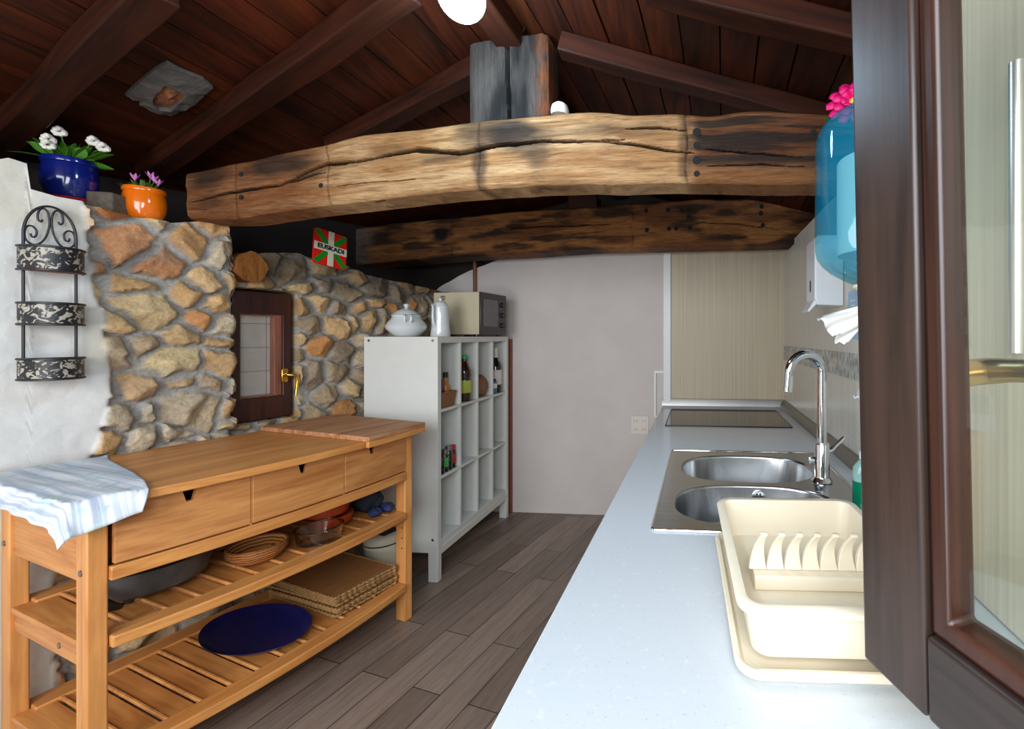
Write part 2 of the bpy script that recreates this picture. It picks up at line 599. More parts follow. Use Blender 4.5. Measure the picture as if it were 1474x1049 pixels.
M['flag_green'] = plain('flag_green', srgb(22, 132, 40), 0.3)
M['flag_white'] = plain('flag_white', srgb(214, 206, 188), 0.3)
M['black_ink'] = plain('black_ink', (0.008, 0.008, 0.008, 1), 0.5)
M['oven_cream'] = plain('oven_cream', srgb(196, 184, 156), 0.4, var=0.03)
M['oven_dark'] = plain('oven_dark', srgb(58, 52, 50), 0.3)
M['oven_glass'] = plain('oven_glass', srgb(108, 102, 102), 0.15)
M['log'] = wood('log_end', srgb(96, 56, 22), srgb(150, 96, 44), 'z', 2.0, 0.8, 0.3)
M['red_label'] = plain('red_label', srgb(170, 40, 40), 0.5)
M['lime_label'] = plain('lime_label', srgb(170, 180, 70), 0.5)
M['cream_label'] = plain('cream_label', srgb(220, 214, 196), 0.5)
M['green_cap'] = plain('green_cap', srgb(40, 170, 70), 0.4)
M['red_cap'] = plain('red_cap', srgb(190, 30, 36), 0.4)
M['black_plastic'] = plain('black_plastic', (0.012, 0.012, 0.013, 1), 0.35)
M['amber'] = plain('amber_jar', srgb(190, 116, 40), 0.2)
M['brown_glass'] = plain('brown_glass', (0.03, 0.008, 0.005, 1), 0.08, coat=0.5)
M['dark_glass'] = plain('dark_glass', (0.008, 0.009, 0.008, 1), 0.06, coat=0.5)
M['purple_foil'] = plain('purple_foil', srgb(88, 26, 56), 0.35)
M['paper_bag'] = plain('brown_mesh_bag', srgb(132, 88, 66), 0.8, var=0.25, scale=50, bump=0.5)
M['label_blue'] = plain('label_blue', srgb(60, 110, 150), 0.4)
M['socket_white'] = plain('socket_white', srgb(214, 204, 196), 0.4, var=0.02)
M['socket_dark'] = plain('socket_dark', srgb(110, 96, 88), 0.5)
k = N('mauve_reflection')  # painted reflection of the tiled wall, for the small window's pane
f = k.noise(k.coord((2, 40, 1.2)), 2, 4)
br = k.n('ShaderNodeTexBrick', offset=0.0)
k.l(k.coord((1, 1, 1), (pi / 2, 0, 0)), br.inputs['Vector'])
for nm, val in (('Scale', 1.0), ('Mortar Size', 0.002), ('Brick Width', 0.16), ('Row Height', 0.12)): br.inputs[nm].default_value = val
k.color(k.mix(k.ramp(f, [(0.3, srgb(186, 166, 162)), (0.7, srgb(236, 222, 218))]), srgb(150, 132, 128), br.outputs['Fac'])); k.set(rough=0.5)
M['pane_reflection'] = k.m


def wicker_mat(name, dk, lt, sc):
    k = N(name)
    w = k.n('ShaderNodeTexWave', wave_type='BANDS', bands_direction='Z'); w.inputs['Scale'].default_value = sc
    w.inputs['Distortion'].default_value = 2.5; w.inputs['Detail'].default_value = 2
    k.l(k.coord(), w.inputs['Vector'])
    f = k.noise(k.coord((60, 60, 60)), 2, 3)
    m = k.math('ADD', k.math('MULTIPLY', w.outputs['Fac'], 0.6), k.math('MULTIPLY', f, 0.4))
    k.color(k.ramp(m, [(0.25, dk), (0.65, lt)])); k.set(rough=0.7)
    k.bump(m, 0.5, 0.004)
    return k.m


M['wicker'] = wicker_mat('wicker', srgb(110, 58, 22), srgb(196, 128, 62), 30)
M['wicker_brown'] = wicker_mat('wicker_brown', srgb(96, 60, 36), srgb(166, 112, 70), 40)
k = N('woven_straw')
w = k.n('ShaderNodeTexWave', wave_type='BANDS', bands_direction='Y'); w.inputs['Scale'].default_value = 26
w.inputs['Distortion'].default_value = 1.5; w.inputs['Detail'].default_value = 2
k.l(k.coord(), w.inputs['Vector'])
f = k.noise(k.coord((4, 60, 60)), 2, 4)
m = k.math('ADD', k.math('MULTIPLY', w.outputs['Fac'], 0.5), k.math('MULTIPLY', f, 0.5))
k.color(k.ramp(m, [(0.25, srgb(70, 40, 14)), (0.62, srgb(166, 112, 54))])); k.set(rough=0.8)
k.bump(m, 0.6, 0.005)
M['straw'] = k.m
M['straw_edge'] = plain('straw_edge', srgb(160, 120, 72), 0.85, var=0.4, scale=120, bump=0.6)

k = N('printed_cotton')
at_ = k.n('ShaderNodeAttribute', attribute_name='tint')      # weave direction of the cloth, carried by its own threads
mp = k.n('ShaderNodeMapping'); mp.inputs['Scale'].default_value = (62, 1.2, 1); k.l(at_.outputs['Vector'], mp.inputs[0])
f = k.noise(mp.outputs[0], 1.0, 3, 0.6, 0.2)
c = k.ramp(f, [(0.36, srgb(172, 180, 198)), (0.48, srgb(206, 212, 222)), (0.6, srgb(230, 232, 236))])
f2 = k.noise(at_.outputs['Vector'], 24, 4, 0.6, 0.8)
c = k.mix(c, srgb(160, 198, 208), k.ramp(f2, [(0.54, (0, 0, 0, 1)), (0.64, (0.7, 0.7, 0.7, 1))]))
f3 = k.noise(k.coord((1, 1, 1), (0, 0, 0), (5, 3, 1)), 18, 4, 0.6, 0.8)
c = k.mix(c, srgb(182, 214, 194), k.ramp(f3, [(0.58, (0, 0, 0, 1)), (0.68, (0.7, 0.7, 0.7, 1))]))
k.color(c); k.set(rough=0.9)
M['cloth'] = k.m

# pierced black metal band of the wall planters: real holes are cut by alpha of the pierced pattern
k = N('pierced_band')
v = k.coord((1, 1, 1))
f = k.noise(v, 46, 3, 0.5, 1.6)
k.color(k.ramp(f, [(0.52, (0.012, 0.012, 0.014, 1)), (0.56, (0.42, 0.37, 0.3, 1))]))
k.set(rough=0.45)
k.bump(f, 0.5, 0.003)
M['pierced'] = k.m

k = N('lit_lamp')
k.p.inputs['Emission Color'].default_value = (0.62, 0.84, 1.0, 1)
k.p.inputs['Emission Strength'].default_value = 22
k.color((0.9, 0.95, 1, 1))
M['lamp'] = k.m

# ------------------------------------------------------------------ frames
RZ = -0.0768                                   # kitchen side of the room


def W(a, b, z=0.0):
    return Vector((a * cos(RZ) - b * sin(RZ), a * sin(RZ) + b * cos(RZ), z))


TZ = radians(70)                               # old stone wall and sideboard
UX, UY = cos(TZ), sin(TZ)
L0 = Vector((-1.614, 1.197, 0))


def T(x, y, z=0.0):
    return Vector((L0.x + x * UX - y * UY, L0.y + x * UY + y * UX, z))


def hitT(px, py, y):
    """pixel -> (along wall, height) on the plane a distance y behind the sideboard front"""
    p = on_plane(px, py, T(0, y), (-UY, UX, 0))
    d = p - L0
    return d.x * UX + d.y * UY, p.z


# ================================================================== SETTING
g = G(); g.box(-3.2, 1.2, -2.2, 4.0, -0.12, 0.0)
structure(g.build('floor', M['floor'], smooth=False))

# ---- ceiling: two boarded slopes
RD = Vector((0.129, 0.9916, 0))                # ridge direction
R0 = Vector((-0.6, 1.61, 2.58))
SL, SR = 0.2, 0.25
DL = Vector((-0.9916, 0.129, -SL)).normalized()   # down the left slope
DR = Vector((0.9916, -0.129, -SR)).normalized()
NL = DL.cross(RD); NL = NL if NL.z > 0 else -NL
NR = DR.cross(RD); NR = NR if NR.z > 0 else -NR


def left_hit(px, py, off=0.0):
    return on_plane(px, py, R0 - NL * off, NL)


def right_hit(px, py, off=0.0):
    return on_plane(px, py, R0 - NR * off, NR)


g = G(); tint = []
for D, NN, wmax in ((DL, NL, 2.6), (DR, NR, 1.9)):
    w = 0.0
    while w < wmax:
        wd_ = random.uniform(0.125, 0.155)
        off = random.uniform(-0.003, 0.003)
        q = random.uniform(0.62, 1.35)
        col = (q, q * random.uniform(0.9, 1.1), q * random.uniform(0.85, 1.1), 1)
        n0 = len(g.v)
        ends = (-2.0, 2.6)
        vs = []
        for hgt in (0.0, 0.02):
            for (ww, tt) in ((w + 0.003, ends[0]), (w + wd_ - 0.003, ends[0]), (w + wd_ - 0.003, ends[1]), (w + 0.003, ends[1])):
                vs.append(R0 + D * ww + RD * tt + NN * (hgt + off))
        g.add(vs, [(0, 1, 2, 3), (7, 6, 5, 4), (0, 4, 5, 1), (1, 5, 6, 2), (2, 6, 7, 3), (3, 7, 4, 0)])
        tint += [col] * 8
        w += wd_
    vs = [R0 + D * a + RD * b + NN * 0.04 for a, b in ((-0.02, -2.0), (wmax, -2.0), (wmax, 2.6), (-0.02, 2.6))]
    g.add(vs + [p + NN * 0.03 for p in vs], [(0, 1, 2, 3), (7, 6, 5, 4), (0, 4, 5, 1), (1, 5, 6, 2), (2, 6, 7, 3), (3, 7, 4, 0)])
    tint += [(0.3, 0.3, 0.3, 1)] * 8
g.tint = tint
structure(g.build('ceiling', M['ceiling_wood'], smooth=False))


def timber(name, p0, p1, w, h, nrm, mat, label, ext0=0.0, ext1=0.0, sink=0.0):
    p0, p1 = Vector(p0), Vector(p1)
    d = (p1 - p0).normalized()
    p0 = p0 - d * ext0; p1 = p1 + d * ext1
    s_ = d.cross(nrm).normalized()
    L = (p1 - p0).length
    Mx = Matrix((d, s_, nrm)).transposed().to_4x4()
    Mx.translation = p0
    g = G()
    n = 24
    loops = []
    for i in range(n + 1):
        t = L * i / n
        j = [(vnoise(t * 3 + kk * 9.1, kk * 3.3, 5) - 0.5) * 0.012 for kk in range(4)]
        loops.append([(t, -w / 2 + j[0], j[1]), (t, w / 2 + j[2], j[3]), (t, w / 2 + j[2], h), (t, -w / 2 + j[0], h)])
    g.loft(loops)
    o = g.build(name, mat, bevel=0.006)
    o.matrix_world = Mx
    tag(o, label, 'beam', 'roof rafters')
    return o


RH = 0.075
rl = [((222, 0), (15, 205), 'dark reddish wooden rafter in the upper left corner above the blue flower pot'),
      ((585, 0), (245, 238), 'dark reddish wooden rafter running down to the orange flower pot'),
      ((690, 112), (520, 202), 'dark wooden rafter left of the upright post, its lower end behind the long pale beam')]
for (a, b, lab) in rl:
    timber('rafter', left_hit(*b, RH), left_hit(*a, RH), 0.085, RH - 0.004, NL, M['rafter_wood'], lab, 0.2, 0.02)
rr_ = [((975, 10), (1225, 70), 'dark wooden rafter crossing the boards at the top right of the roof'),
       ((850, 92), (1100, 160), 'dark wooden rafter just above the right half of the long pale beam')]
for i_, (a, b, lab) in enumerate(rr_):
    timber('rafter', right_hit(*a, RH), right_hit(*b, RH), 0.085, RH - 0.004, NR, M['rafter_wood'], lab, (0.10, 0.12)[i_], (0.10, 0.42)[i_])
o = timber('ridge_beam', R0 + Vector((0.0, 0, -0.085)) - RD * 1.6, R0 + Vector((0.0, 0, -0.085)) + RD * 1.85, 0.10, 0.08, Vector((0, 0, 1)), M['rafter_wood'],
           'reddish wooden ridge beam running from the top edge to the upright post')
del o['group']

# ---- right wall
WA = 0.635
g = G(); g.box(WA, WA + 0.12, 0.30, 3.75, 0, 2.06)
structure(g.build('wall_right', M['tile'], smooth=False, rotz=RZ))
g = G(); g.box(WA + 0.16, WA + 0.30, -0.2, 3.75, 1.6, 2.34)
structure(g.build('wall_upper', M['dark_gable'], smooth=False, rotz=RZ))
g = G(); g.box(WA - 0.004, WA + 0.0, 1.03, 3.33, 1.222, 1.33)
structure(g.build('trim_1', M['mosaic'], smooth=False, rotz=RZ))

# ---- back wall: plaster with a ragged upper edge, dark gable behind
BB = 3.33


def back_hit(px, py, b=BB):
    p = on_plane(px, py, W(0, b), W(0, 1))
    return p.x * cos(RZ) + p.y * sin(RZ), p.z


top = [(-2.25, 1.55)] + [back_hit(px, py) for px, py in ((600, 440), (632, 414), (660, 398), (690, 384), (725, 371), (760, 361), (800, 350))] + [(-0.3, 2.2), (WA + 0.1, 2.2)]
pts = []
for i in range(len(top) - 1):
    for q in range(8):
        t = q / 8
        x = top[i][0] * (1 - t) + top[i + 1][0] * t
        z = top[i][1] * (1 - t) + top[i + 1][1] * t + 0.012 * (vnoise(x * 14, 2.2) - 0.5)
        pts.append((x, z))
pts.append(top[-1])
g = G(); g.prism([(-2.25, 0)] + pts + [(WA + 0.1, 0)], 'y', BB, BB + 0.1)
structure(g.build('wall_back', M['plaster'], smooth=False, rotz=RZ))
g = G(); g.box(-3.2, WA + 0.3, BB + 0.11, BB + 0.2, 0, 2.75)
structure(g.build('wall_gable', M['dark_gable'], smooth=False, rotz=RZ))

# beige panel and its white edge post, aluminium upstands
pl, _ = back_hit(966, 480); 
g = G(); g.box(pl, WA, BB - 0.012, BB, 0.868, back_hit(1040, 352)[1] + 0.1)
structure(g.build('trim_2', M['panel'], smooth=False, rotz=RZ))
p0, z1 = back_hit(955, 361); p1, _ = back_hit(966, 361)
g = G(); g.box(p0, p1, BB - 0.03, BB, 0.868, z1)
structure(g.build('trim_3', M['white_trim'], rotz=RZ, bevel=0.004))
up = lambda a: [(0, 0), (-0.022, 0), (-0.02, 0.014), (-0.008, 0.05), (0, 0.052)]
g = G(); g.prism([(BB - 0.012 + q[0] * 1.1, 0.869 + q[1]) for q in up(0)], 'x', p0 - 0.01, WA - 0.002)
structure(g.build('trim_4', M['aluminium'], rotz=RZ))
g = G(); g.prism([(WA + q[0] * 1.6, 0.869 + q[1]) for q in up(0)], 'y', 1.03, BB - 0.03)
structure(g.build('trim_5', M['aluminium'], rotz=RZ))

# ---- left wall: rubble stone with a white plastered stretch
WY = 0.70                                      # base plane of the wall in sideboard coordinates
sC, _ = hitT(524, 484, WY - 0.03)
S_END = 0.95


def wall_pos(s, n, z):
    """arrays: s along the wall, n out of it"""
    s = np.asarray(s, float); n = np.asarray(n, float)
    c = T(sC, WY)
    d1 = np.array([UX, UY]); n1 = np.array([UY, -UX])
    e = np.array([W(-1.86, BB).x - c.x, W(-1.86, BB).y - c.y]); e = e / np.linalg.norm(e)
    n2 = np.array([e[1], -e[0]])
    w = sstep(-0.03, 0.03, s - sC)[..., None]
    nn = n1 * (1 - w) + n2 * w
    base = np.where((s < sC)[..., None], np.array([c.x, c.y]) + (s - sC)[..., None] * d1, np.array([c.x, c.y]) + (s - sC)[..., None] * e)
    xy = base + nn * n[..., None]
    return np.concatenate([xy, np.asarray(z, float)[..., None]], -1)


def prof(pxs, y):
    return np.array(sorted(hitT(px, py, y) for px, py in pxs))


tp = prof([(-60, 225), (0, 229), (12, 227), (40, 236), (43, 272), (80, 283), (120, 290), (143, 300), (200, 312), (250, 320), (290, 318), (328, 318)], WY - 0.07)
tp2 = prof([(337, 372), (352, 368), (380, 364), (425, 364), (462, 376), (500, 384), (522, 394)], WY)
tops = np.concatenate([tp, tp2[tp2[:, 0] > tp[-1, 0] + 0.005], [[sC + 0.04, 1.775], [sC + 0.45, 1.74], [sC + S_END, 1.72]]])
pb = prof([(122, 300), (129, 345), (132, 390), (138, 425), (152, 455), (150, 490), (158, 530), (160, 560), (152, 600), (140, 640), (128, 668)], WY - 0.06)
pbz = pb[np.argsort(pb[:, 1])]
low = [(hitT(78, 800, WY)[0], 0.62), (hitT(64, 860, WY)[0], 0.5), (hitT(70, 960, WY)[0], 0.2), (hitT(70, 1000, WY)[0], 0.0)]
zl = np.concatenate([[q[1] for q in reversed(low)], pbz[:, 1]])
sl = np.concatenate([[q[0] for q in reversed(low)], pbz[:, 0]])
pil, _ = hitT(336, 480, WY - 0.03)

# window opening in wall coordinates
WYW = WY + 0.015
w0, wz1 = hitT(333, 416, WYW); w1, wz1b = hitT(419, 424, WYW)
_, wz0 = hitT(338, 609, WYW); _, wz0b = hitT(418, 598, WYW)
WTOP, WBOT = (wz1 + wz1b) / 2, (wz0 + wz0b) / 2

step = 0.0072
s0 = -1.35
s_ar = np.arange(s0, sC + S_END, step)
nz = 250
vv = np.linspace(0, 1, nz)
Sg, Vg = np.meshgrid(s_ar, vv, indexing='ij')
zt = np.interp(Sg, tops[:, 0], tops[:, 1])
Zg = Vg * zt
# stones: power diagram on jittered seeds
rng = np.random.RandomState(11)
seeds = []
for i in range(-1, 36):
    for j in range(-1, 26):
        if rng.rand() < 0.2: continue
        seeds.append((s0 + (i + 0.5 * (j % 2) + rng.uniform(-0.34, 0.34)) * 0.112, (j + rng.uniform(-0.3, 0.3)) * 0.098, rng.uniform(-0.0012, 0.0022)))
big = [hitT(185, 355, WY - 0.06) + (0.009,), hitT(215, 372, WY - 0.06) + (0.007,), hitT(272, 590, WY - 0.06) + (0.009,), hitT(215, 448, WY - 0.06) + (0.004,), hitT(250, 520, WY - 0.06) + (0.004,), hitT(262, 348, WY - 0.06) + (0.004,)]
seeds = [q for q in seeds if all((q[0] - b[0]) ** 2 + (q[1] - b[1]) ** 2 > (0.085 if b[2] > 0.005 else 0.06) ** 2 for b in big)] + big
seeds = np.array(seeds)
ns = len(seeds)
pal = np.array([srgb(190, 152, 104)[:3], srgb(206, 178, 132)[:3], srgb(164, 142, 112)[:3], srgb(182, 128, 76)[:3], srgb(198, 164, 118)[:3], srgb(150, 132, 110)[:3], srgb(172, 104, 48)[:3], srgb(186, 168, 140)[:3]])
cid = rng.choice(len(pal), ns, p=[.22, .18, .17, .08, .16, .08, .03, .08])
scol = pal[cid] * rng.uniform(0.82, 1.12, (ns, 1))
for q, cc_ in zip(range(ns - 6, ns), [(184, 132, 92), (176, 124, 84), (178, 160, 132), (196, 170, 128), (200, 178, 134), (192, 146, 96)]): scol[q] = srgb(*cc_)[:3]
gr = rng.uniform(-0.3, 0.3, (ns, 2)); hh = rng.uniform(0.6, 1.25, ns)
ww_x = Sg + 0.05 * (fbm(Sg * 7, Zg * 7, 3) - 0.5) + 0.016 * (vnoise(Sg * 38, Zg * 38, 8) - 0.5)
ww_z = Zg + 0.05 * (fbm(Sg * 7 + 31, Zg * 7, 4) - 0.5) + 0.016 * (vnoise(Sg * 38, Zg * 38, 9) - 0.5)
F1 = np.full(Sg.shape, 9.0); F2 = F1.copy(); ID = np.zeros(Sg.shape, int); ID2 = ID.copy()
for q in range(ns):
    near = (np.abs(s_ar - seeds[q, 0]) < 0.36).nonzero()[0]
    if len(near) == 0: continue
    sl_ = slice(near[0], near[-1] + 1)
    d = (ww_x[sl_] - seeds[q, 0]) ** 2 + ((ww_z[sl_] - seeds[q, 1]) * 1.08) ** 2 - seeds[q, 2]
    a1, a2, ai, bi = F1[sl_], F2[sl_], ID[sl_], ID2[sl_]
    m1 = d < a1
    a2[m1] = a1[m1]; bi[m1] = ai[m1]; a1[m1] = d[m1]; ai[m1] = q
    m2 = (~m1) & (d < a2); a2[m2] = d[m2]; bi[m2] = q
sdd = np.sqrt((seeds[ID, 0] - seeds[ID2, 0]) ** 2 + (seeds[ID, 1] - seeds[ID2, 1]) ** 2) + 1e-4
edge = (F2 - F1) / (2 * sdd)
mw = 0.001 + 0.021 * fbm(Sg * 6, Zg * 6, 21)
mask = sstep(0.0, 1.0, (edge - mw * 0.75) / 0.009)
dome = np.clip((edge - mw) / 0.1, 0, 1) ** 0.5
dx = Sg - seeds[ID, 0]; dz = Zg - seeds[ID, 1]
pg = rng.uniform(-0.55, 0.55, (ns, 4, 2)); po = rng.uniform(0.022, 0.040, (ns, 4))
facet = np.min([po[ID, q] + pg[ID, q, 0] * dx + pg[ID, q, 1] * dz for q in range(4)], axis=0)
facet = np.clip(facet, 0.0, 0.05)
edgew = np.clip((edge - mw * 0.75) / 0.022, 0, 1)
hgt = mask * (0.012 * hh[ID] + np.minimum(facet * 1.15, 0.042 * edgew ** 0.6 + 0.008) + 0.010 * (fbm(Sg * 26, Zg * 26, 41) - 0.5) + 0.005 * (vnoise(Sg * 75, Zg * 75, 43) - 0.5))
hgt = np.maximum(hgt, 0) + 0.010 * (fbm(Sg * 16, Zg * 16, 51) - 0.5)
# plastered stretch
pls = np.interp(Zg, zl, sl) + 0.012 * (fbm(Zg * 20, Zg * 0 + 3, 61) - 0.5)
pm = sstep(0.006, -0.012, Sg - pls)
hpl = 0.075 + 0.022 * (fbm(Sg * 3.5, Zg * 3.5, 71) - 0.5) + 0.006 * (fbm(Sg * 22, Zg * 22, 72) - 0.5)
pillar = 0.045 * sstep(pil + 0.012, pil - 0.025, Sg + 0.02 * (fbm(Zg * 9, Zg * 0, 66) - 0.5))
nrm = (hgt + pillar) * (1 - pm) + hpl * pm
mort = np.array(srgb(156, 152, 146)[:3])
tcol = scol[ID] * mask[..., None] + mort * (1 - mask[..., None])
sheet = sstep(0.53, 0.63, fbm(Sg * 2.6 + 9, Zg * 2.6, 81)) * 0.35
tcol = tcol * (1 - sheet[..., None] * 0.55) + mort * sheet[..., None] * 0.55
top_dark = sstep(1.60, 1.72, Zg + 0.12 * (fbm(Sg * 8, Zg * 8, 91) - 0.5)) * sstep(pil, pil + 0.06, Sg) * 0.62  # stones darker towards the top, beyond the pillar
tcol = tcol * (1 - top_dark[..., None])
white = np.array(srgb(216, 214, 210)[:3]); cream = np.array(srgb(206, 194, 164)[:3])
yl = sstep(0.5, 0.72, fbm(Sg * 2.2 + 4, Zg * 2.2, 95)) * 0.7
pcol = white * (1 - yl[..., None]) + cream * yl[..., None]
tcol = tcol * (1 - pm[..., None]) + pcol * pm[..., None]
# window opening pushed back
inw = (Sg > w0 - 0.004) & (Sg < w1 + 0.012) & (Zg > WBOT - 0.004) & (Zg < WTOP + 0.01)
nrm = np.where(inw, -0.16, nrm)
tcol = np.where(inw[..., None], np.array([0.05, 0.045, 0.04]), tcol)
P = wall_pos(Sg, nrm, Zg)
# ledge on top, running back into the dark
ledge_n = [-0.02, -0.06, -0.12, -0.2, -0.3, -0.42, -0.6]
Pl, Cl = [], []
zt1 = zt[:, -1]
for q in ledge_n:
    zz = zt1 + 0.015 * (fbm(s_ar * 12, s_ar * 0 + q * 30, 101) - 0.5) - (0.02 if q < -0.05 else 0)
    # keep a level seat for the pots
    Pl.append(wall_pos(s_ar, np.full(s_ar.shape, q), zz))
    Cl.append(np.tile(mort * 0.7, (len(s_ar), 1)))
P = np.concatenate([P, np.stack(Pl, 1)], 1)
tcol = np.concatenate([tcol, np.stack(Cl, 1)], 1)
pm = np.concatenate([pm, np.zeros((len(s_ar), len(Cl)))], 1)
nu, nv = P.shape[:2]
g = G()
g.v = [tuple(p) for p in P.reshape(-1, 3)]
idx = np.arange(nu * nv).reshape(nu, nv)
q = np.stack([idx[:-1, :-1], idx[1:, :-1], idx[1:, 1:], idx[:-1, 1:]], -1).reshape(-1, 4)
g.f = [tuple(int(i) for i in r) for r in q]
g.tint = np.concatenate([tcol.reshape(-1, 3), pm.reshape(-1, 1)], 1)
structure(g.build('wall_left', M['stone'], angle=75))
# dark wall closing the space above and behind the ledge
g = G(); g.box(-1.6, 2.6, WY + 0.58, WY + 0.7, 0, 2.5)
o = structure(g.build('wall_outer', M['dark_gable'], smooth=False, loc=L0, rotz=TZ))


def ledge_z(s):
    return float(np.interp(s, tops[:, 0], tops[:, 1])) - 0.008


# ---- small window in the stone wall
wc = T(w0, WYW)
win = bpy.data.objects.new('window_1', None); COL.objects.link(win)
win.location = (wc.x, wc.y, WBOT); win.rotation_euler.z = TZ
structure(win)
ww, wh = w1 - w0, WTOP - WBOT
fx, fz = ww * 0.13, wh * 0.175
g = G()
Mv = Matrix.Rotation(pi / 2, 4, 'X')


def vframe(g, x0, x1, z0, z1, bx0, bx1, bz0, bz1, y0, y1):
    """upright board with one opening; lies in x,z with thickness y0..y1"""
    g.slab([x0, x0 + bx0, x1 - bx1, x1], [z0, z0 + bz0, z1 - bz1, z1], {(1, 1)}, -y1, -y0, Mv)


vframe(g, 0.0, ww, 0.0, wh, fx, fx * 1.2, fz, fz, -0.005, 0.05)
g.build('window_frame', M['window_wood'], win, bevel=0.004)
g = G(); vframe(g, fx, ww - fx * 1.2, fz, wh - fz, 0.006, 0.032, 0.006, 0.006, 0.006, 0.045)
g.build('glazing_bead', M['window_bead'], win, bevel=0.002)
g = G(); g.box(fx, ww - fx * 1.2, 0.034, 0.037, fz, wh - fz)
g.build('pane', M['pane'], win, smooth=False)
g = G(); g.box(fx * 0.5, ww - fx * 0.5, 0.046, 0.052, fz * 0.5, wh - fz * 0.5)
g.build('reflection_backing', M['pane_reflection'], win, smooth=False)  # added board behind the pane, coloured as its reflection of the tiles
hs, hz = hitT(410, 540, WYW - 0.01)
hx, hzz = hs - w0, hz - WBOT
hd = G()
hd.prism([(hx + a_ * 0.014, hzz + b_ * 0.036) for a_, b_ in ((-1, -0.8), (-0.6, -1), (0.6, -1), (1, -0.8), (1, 0.8), (0.6, 1), (-0.6, 1), (-1, 0.8))], 'y', -0.013, -0.005)
ha = hd.build('handle_plate', M['brass'], win, bevel=0.002)
hd = G()
hd.tube([(hx, -0.013, hzz + 0.004), (hx, -0.04, hzz + 0.004), (hx + 0.012, -0.05, hzz), (hx + 0.03, -0.05, hzz - 0.004), (hx + 0.036, -0.05, hzz - 0.03), (hx + 0.028, -0.05, hzz - 0.105)], [0.008, 0.008, 0.009, 0.009, 0.009, 0.007], 10)
hd.build('lever', M['brass'], ha)

# ---- casement sash swung into the room beside the camera
sash = bpy.data.objects.new('window_2', None); COL.objects.link(sash)
structure(sash)
SX0 = Vector((0.281, 0.58))
sash.location = (SX0.x, SX0.y, 0.972)
sash.matrix_world = Matrix.Translation((SX0.x, SX0.y, 0.972)) @ Matrix.Rotation(-0.021, 4, 'Y') @ Matrix.Rotation(atan2(-0.958, 0.285), 4, 'Z')
SWID, SHT = 0.56, 1.02
st, rb = 0.097, 0.095
g = G(); g.prism([(0, -0.02), (st, -0.02), (st, -0.005), (st, 0.045), (0.018, 0.045), (0.018, 0.03), (0, 0.03)], 'z', 0, SHT)
g.build('stile', M['sash_wood'], sash, bevel=0.005, seg=3)
g = G(); g.prism([(SWID - st, -0.02), (SWID, -0.02), (SWID, 0.045), (SWID - st, 0.045)], 'z', 0, SHT)
g.build('stile', M['sash_wood'], sash, bevel=0.005, seg=3)
for z0, z1 in ((0, rb), (SHT - rb, SHT)):
    g = G(); g.box(st + 0.0005, SWID - st - 0.0005, -0.019, 0.044, z0, z1)
    g.build('rail', M['sash_rail'], sash, bevel=0.005, seg=3)
bw = 0.023
g = G()
g.slab([st, st + bw, SWID - st - bw, SWID - st], [rb, rb + bw, SHT - rb - bw, SHT - rb], {(1, 1)}, -0.03, 0.012, Mv)
g.build('glazing_bead', M['sash_bead'], sash, bevel=0.006, seg=3)
g = G(); g.box(st + 0.01, SWID - st - 0.01, 0.006, 0.010, rb + 0.01, SHT - rb - 0.01)
g.build('pane', M['pane'], sash, smooth=False)
# handle on the far face of the stile, seen through the glass
dl = Vector((0.285, -0.958)); dn = Vector((0.958, 0.285))
hz = on_plane(1380, 545, (SX0.x + dn.x * 0.05, SX0.y + dn.y * 0.05, 0), (dn.x, dn.y, 0)).z - 0.972
g = G(); g.prism([(0.056 + 0.013 * cos(t_ * pi / 8) , hz + (0.075 if sin(t_ * pi / 8) > 0 else -0.075) * abs(sin(t_ * pi / 8)) ** 0.6 + (0.0)) for t_ in range(16)], 'y', 0.045, 0.052)
hp = g.build('handle_plate', M['satin_brass'], sash)
g = G()
g.tube([(0.056, 0.05, hz), (0.056, 0.085, hz + 0.001), (0.058, 0.11, hz + 0.002), (0.068, 0.125, hz + 0.004), (0.09, 0.127, hz + 0.006), (0.16, 0.127, hz + 0.010)], [0.021, 0.019, 0.017, 0.017, 0.015, 0.013], 16)
g.build('lever', M['satin_brass'], hp)

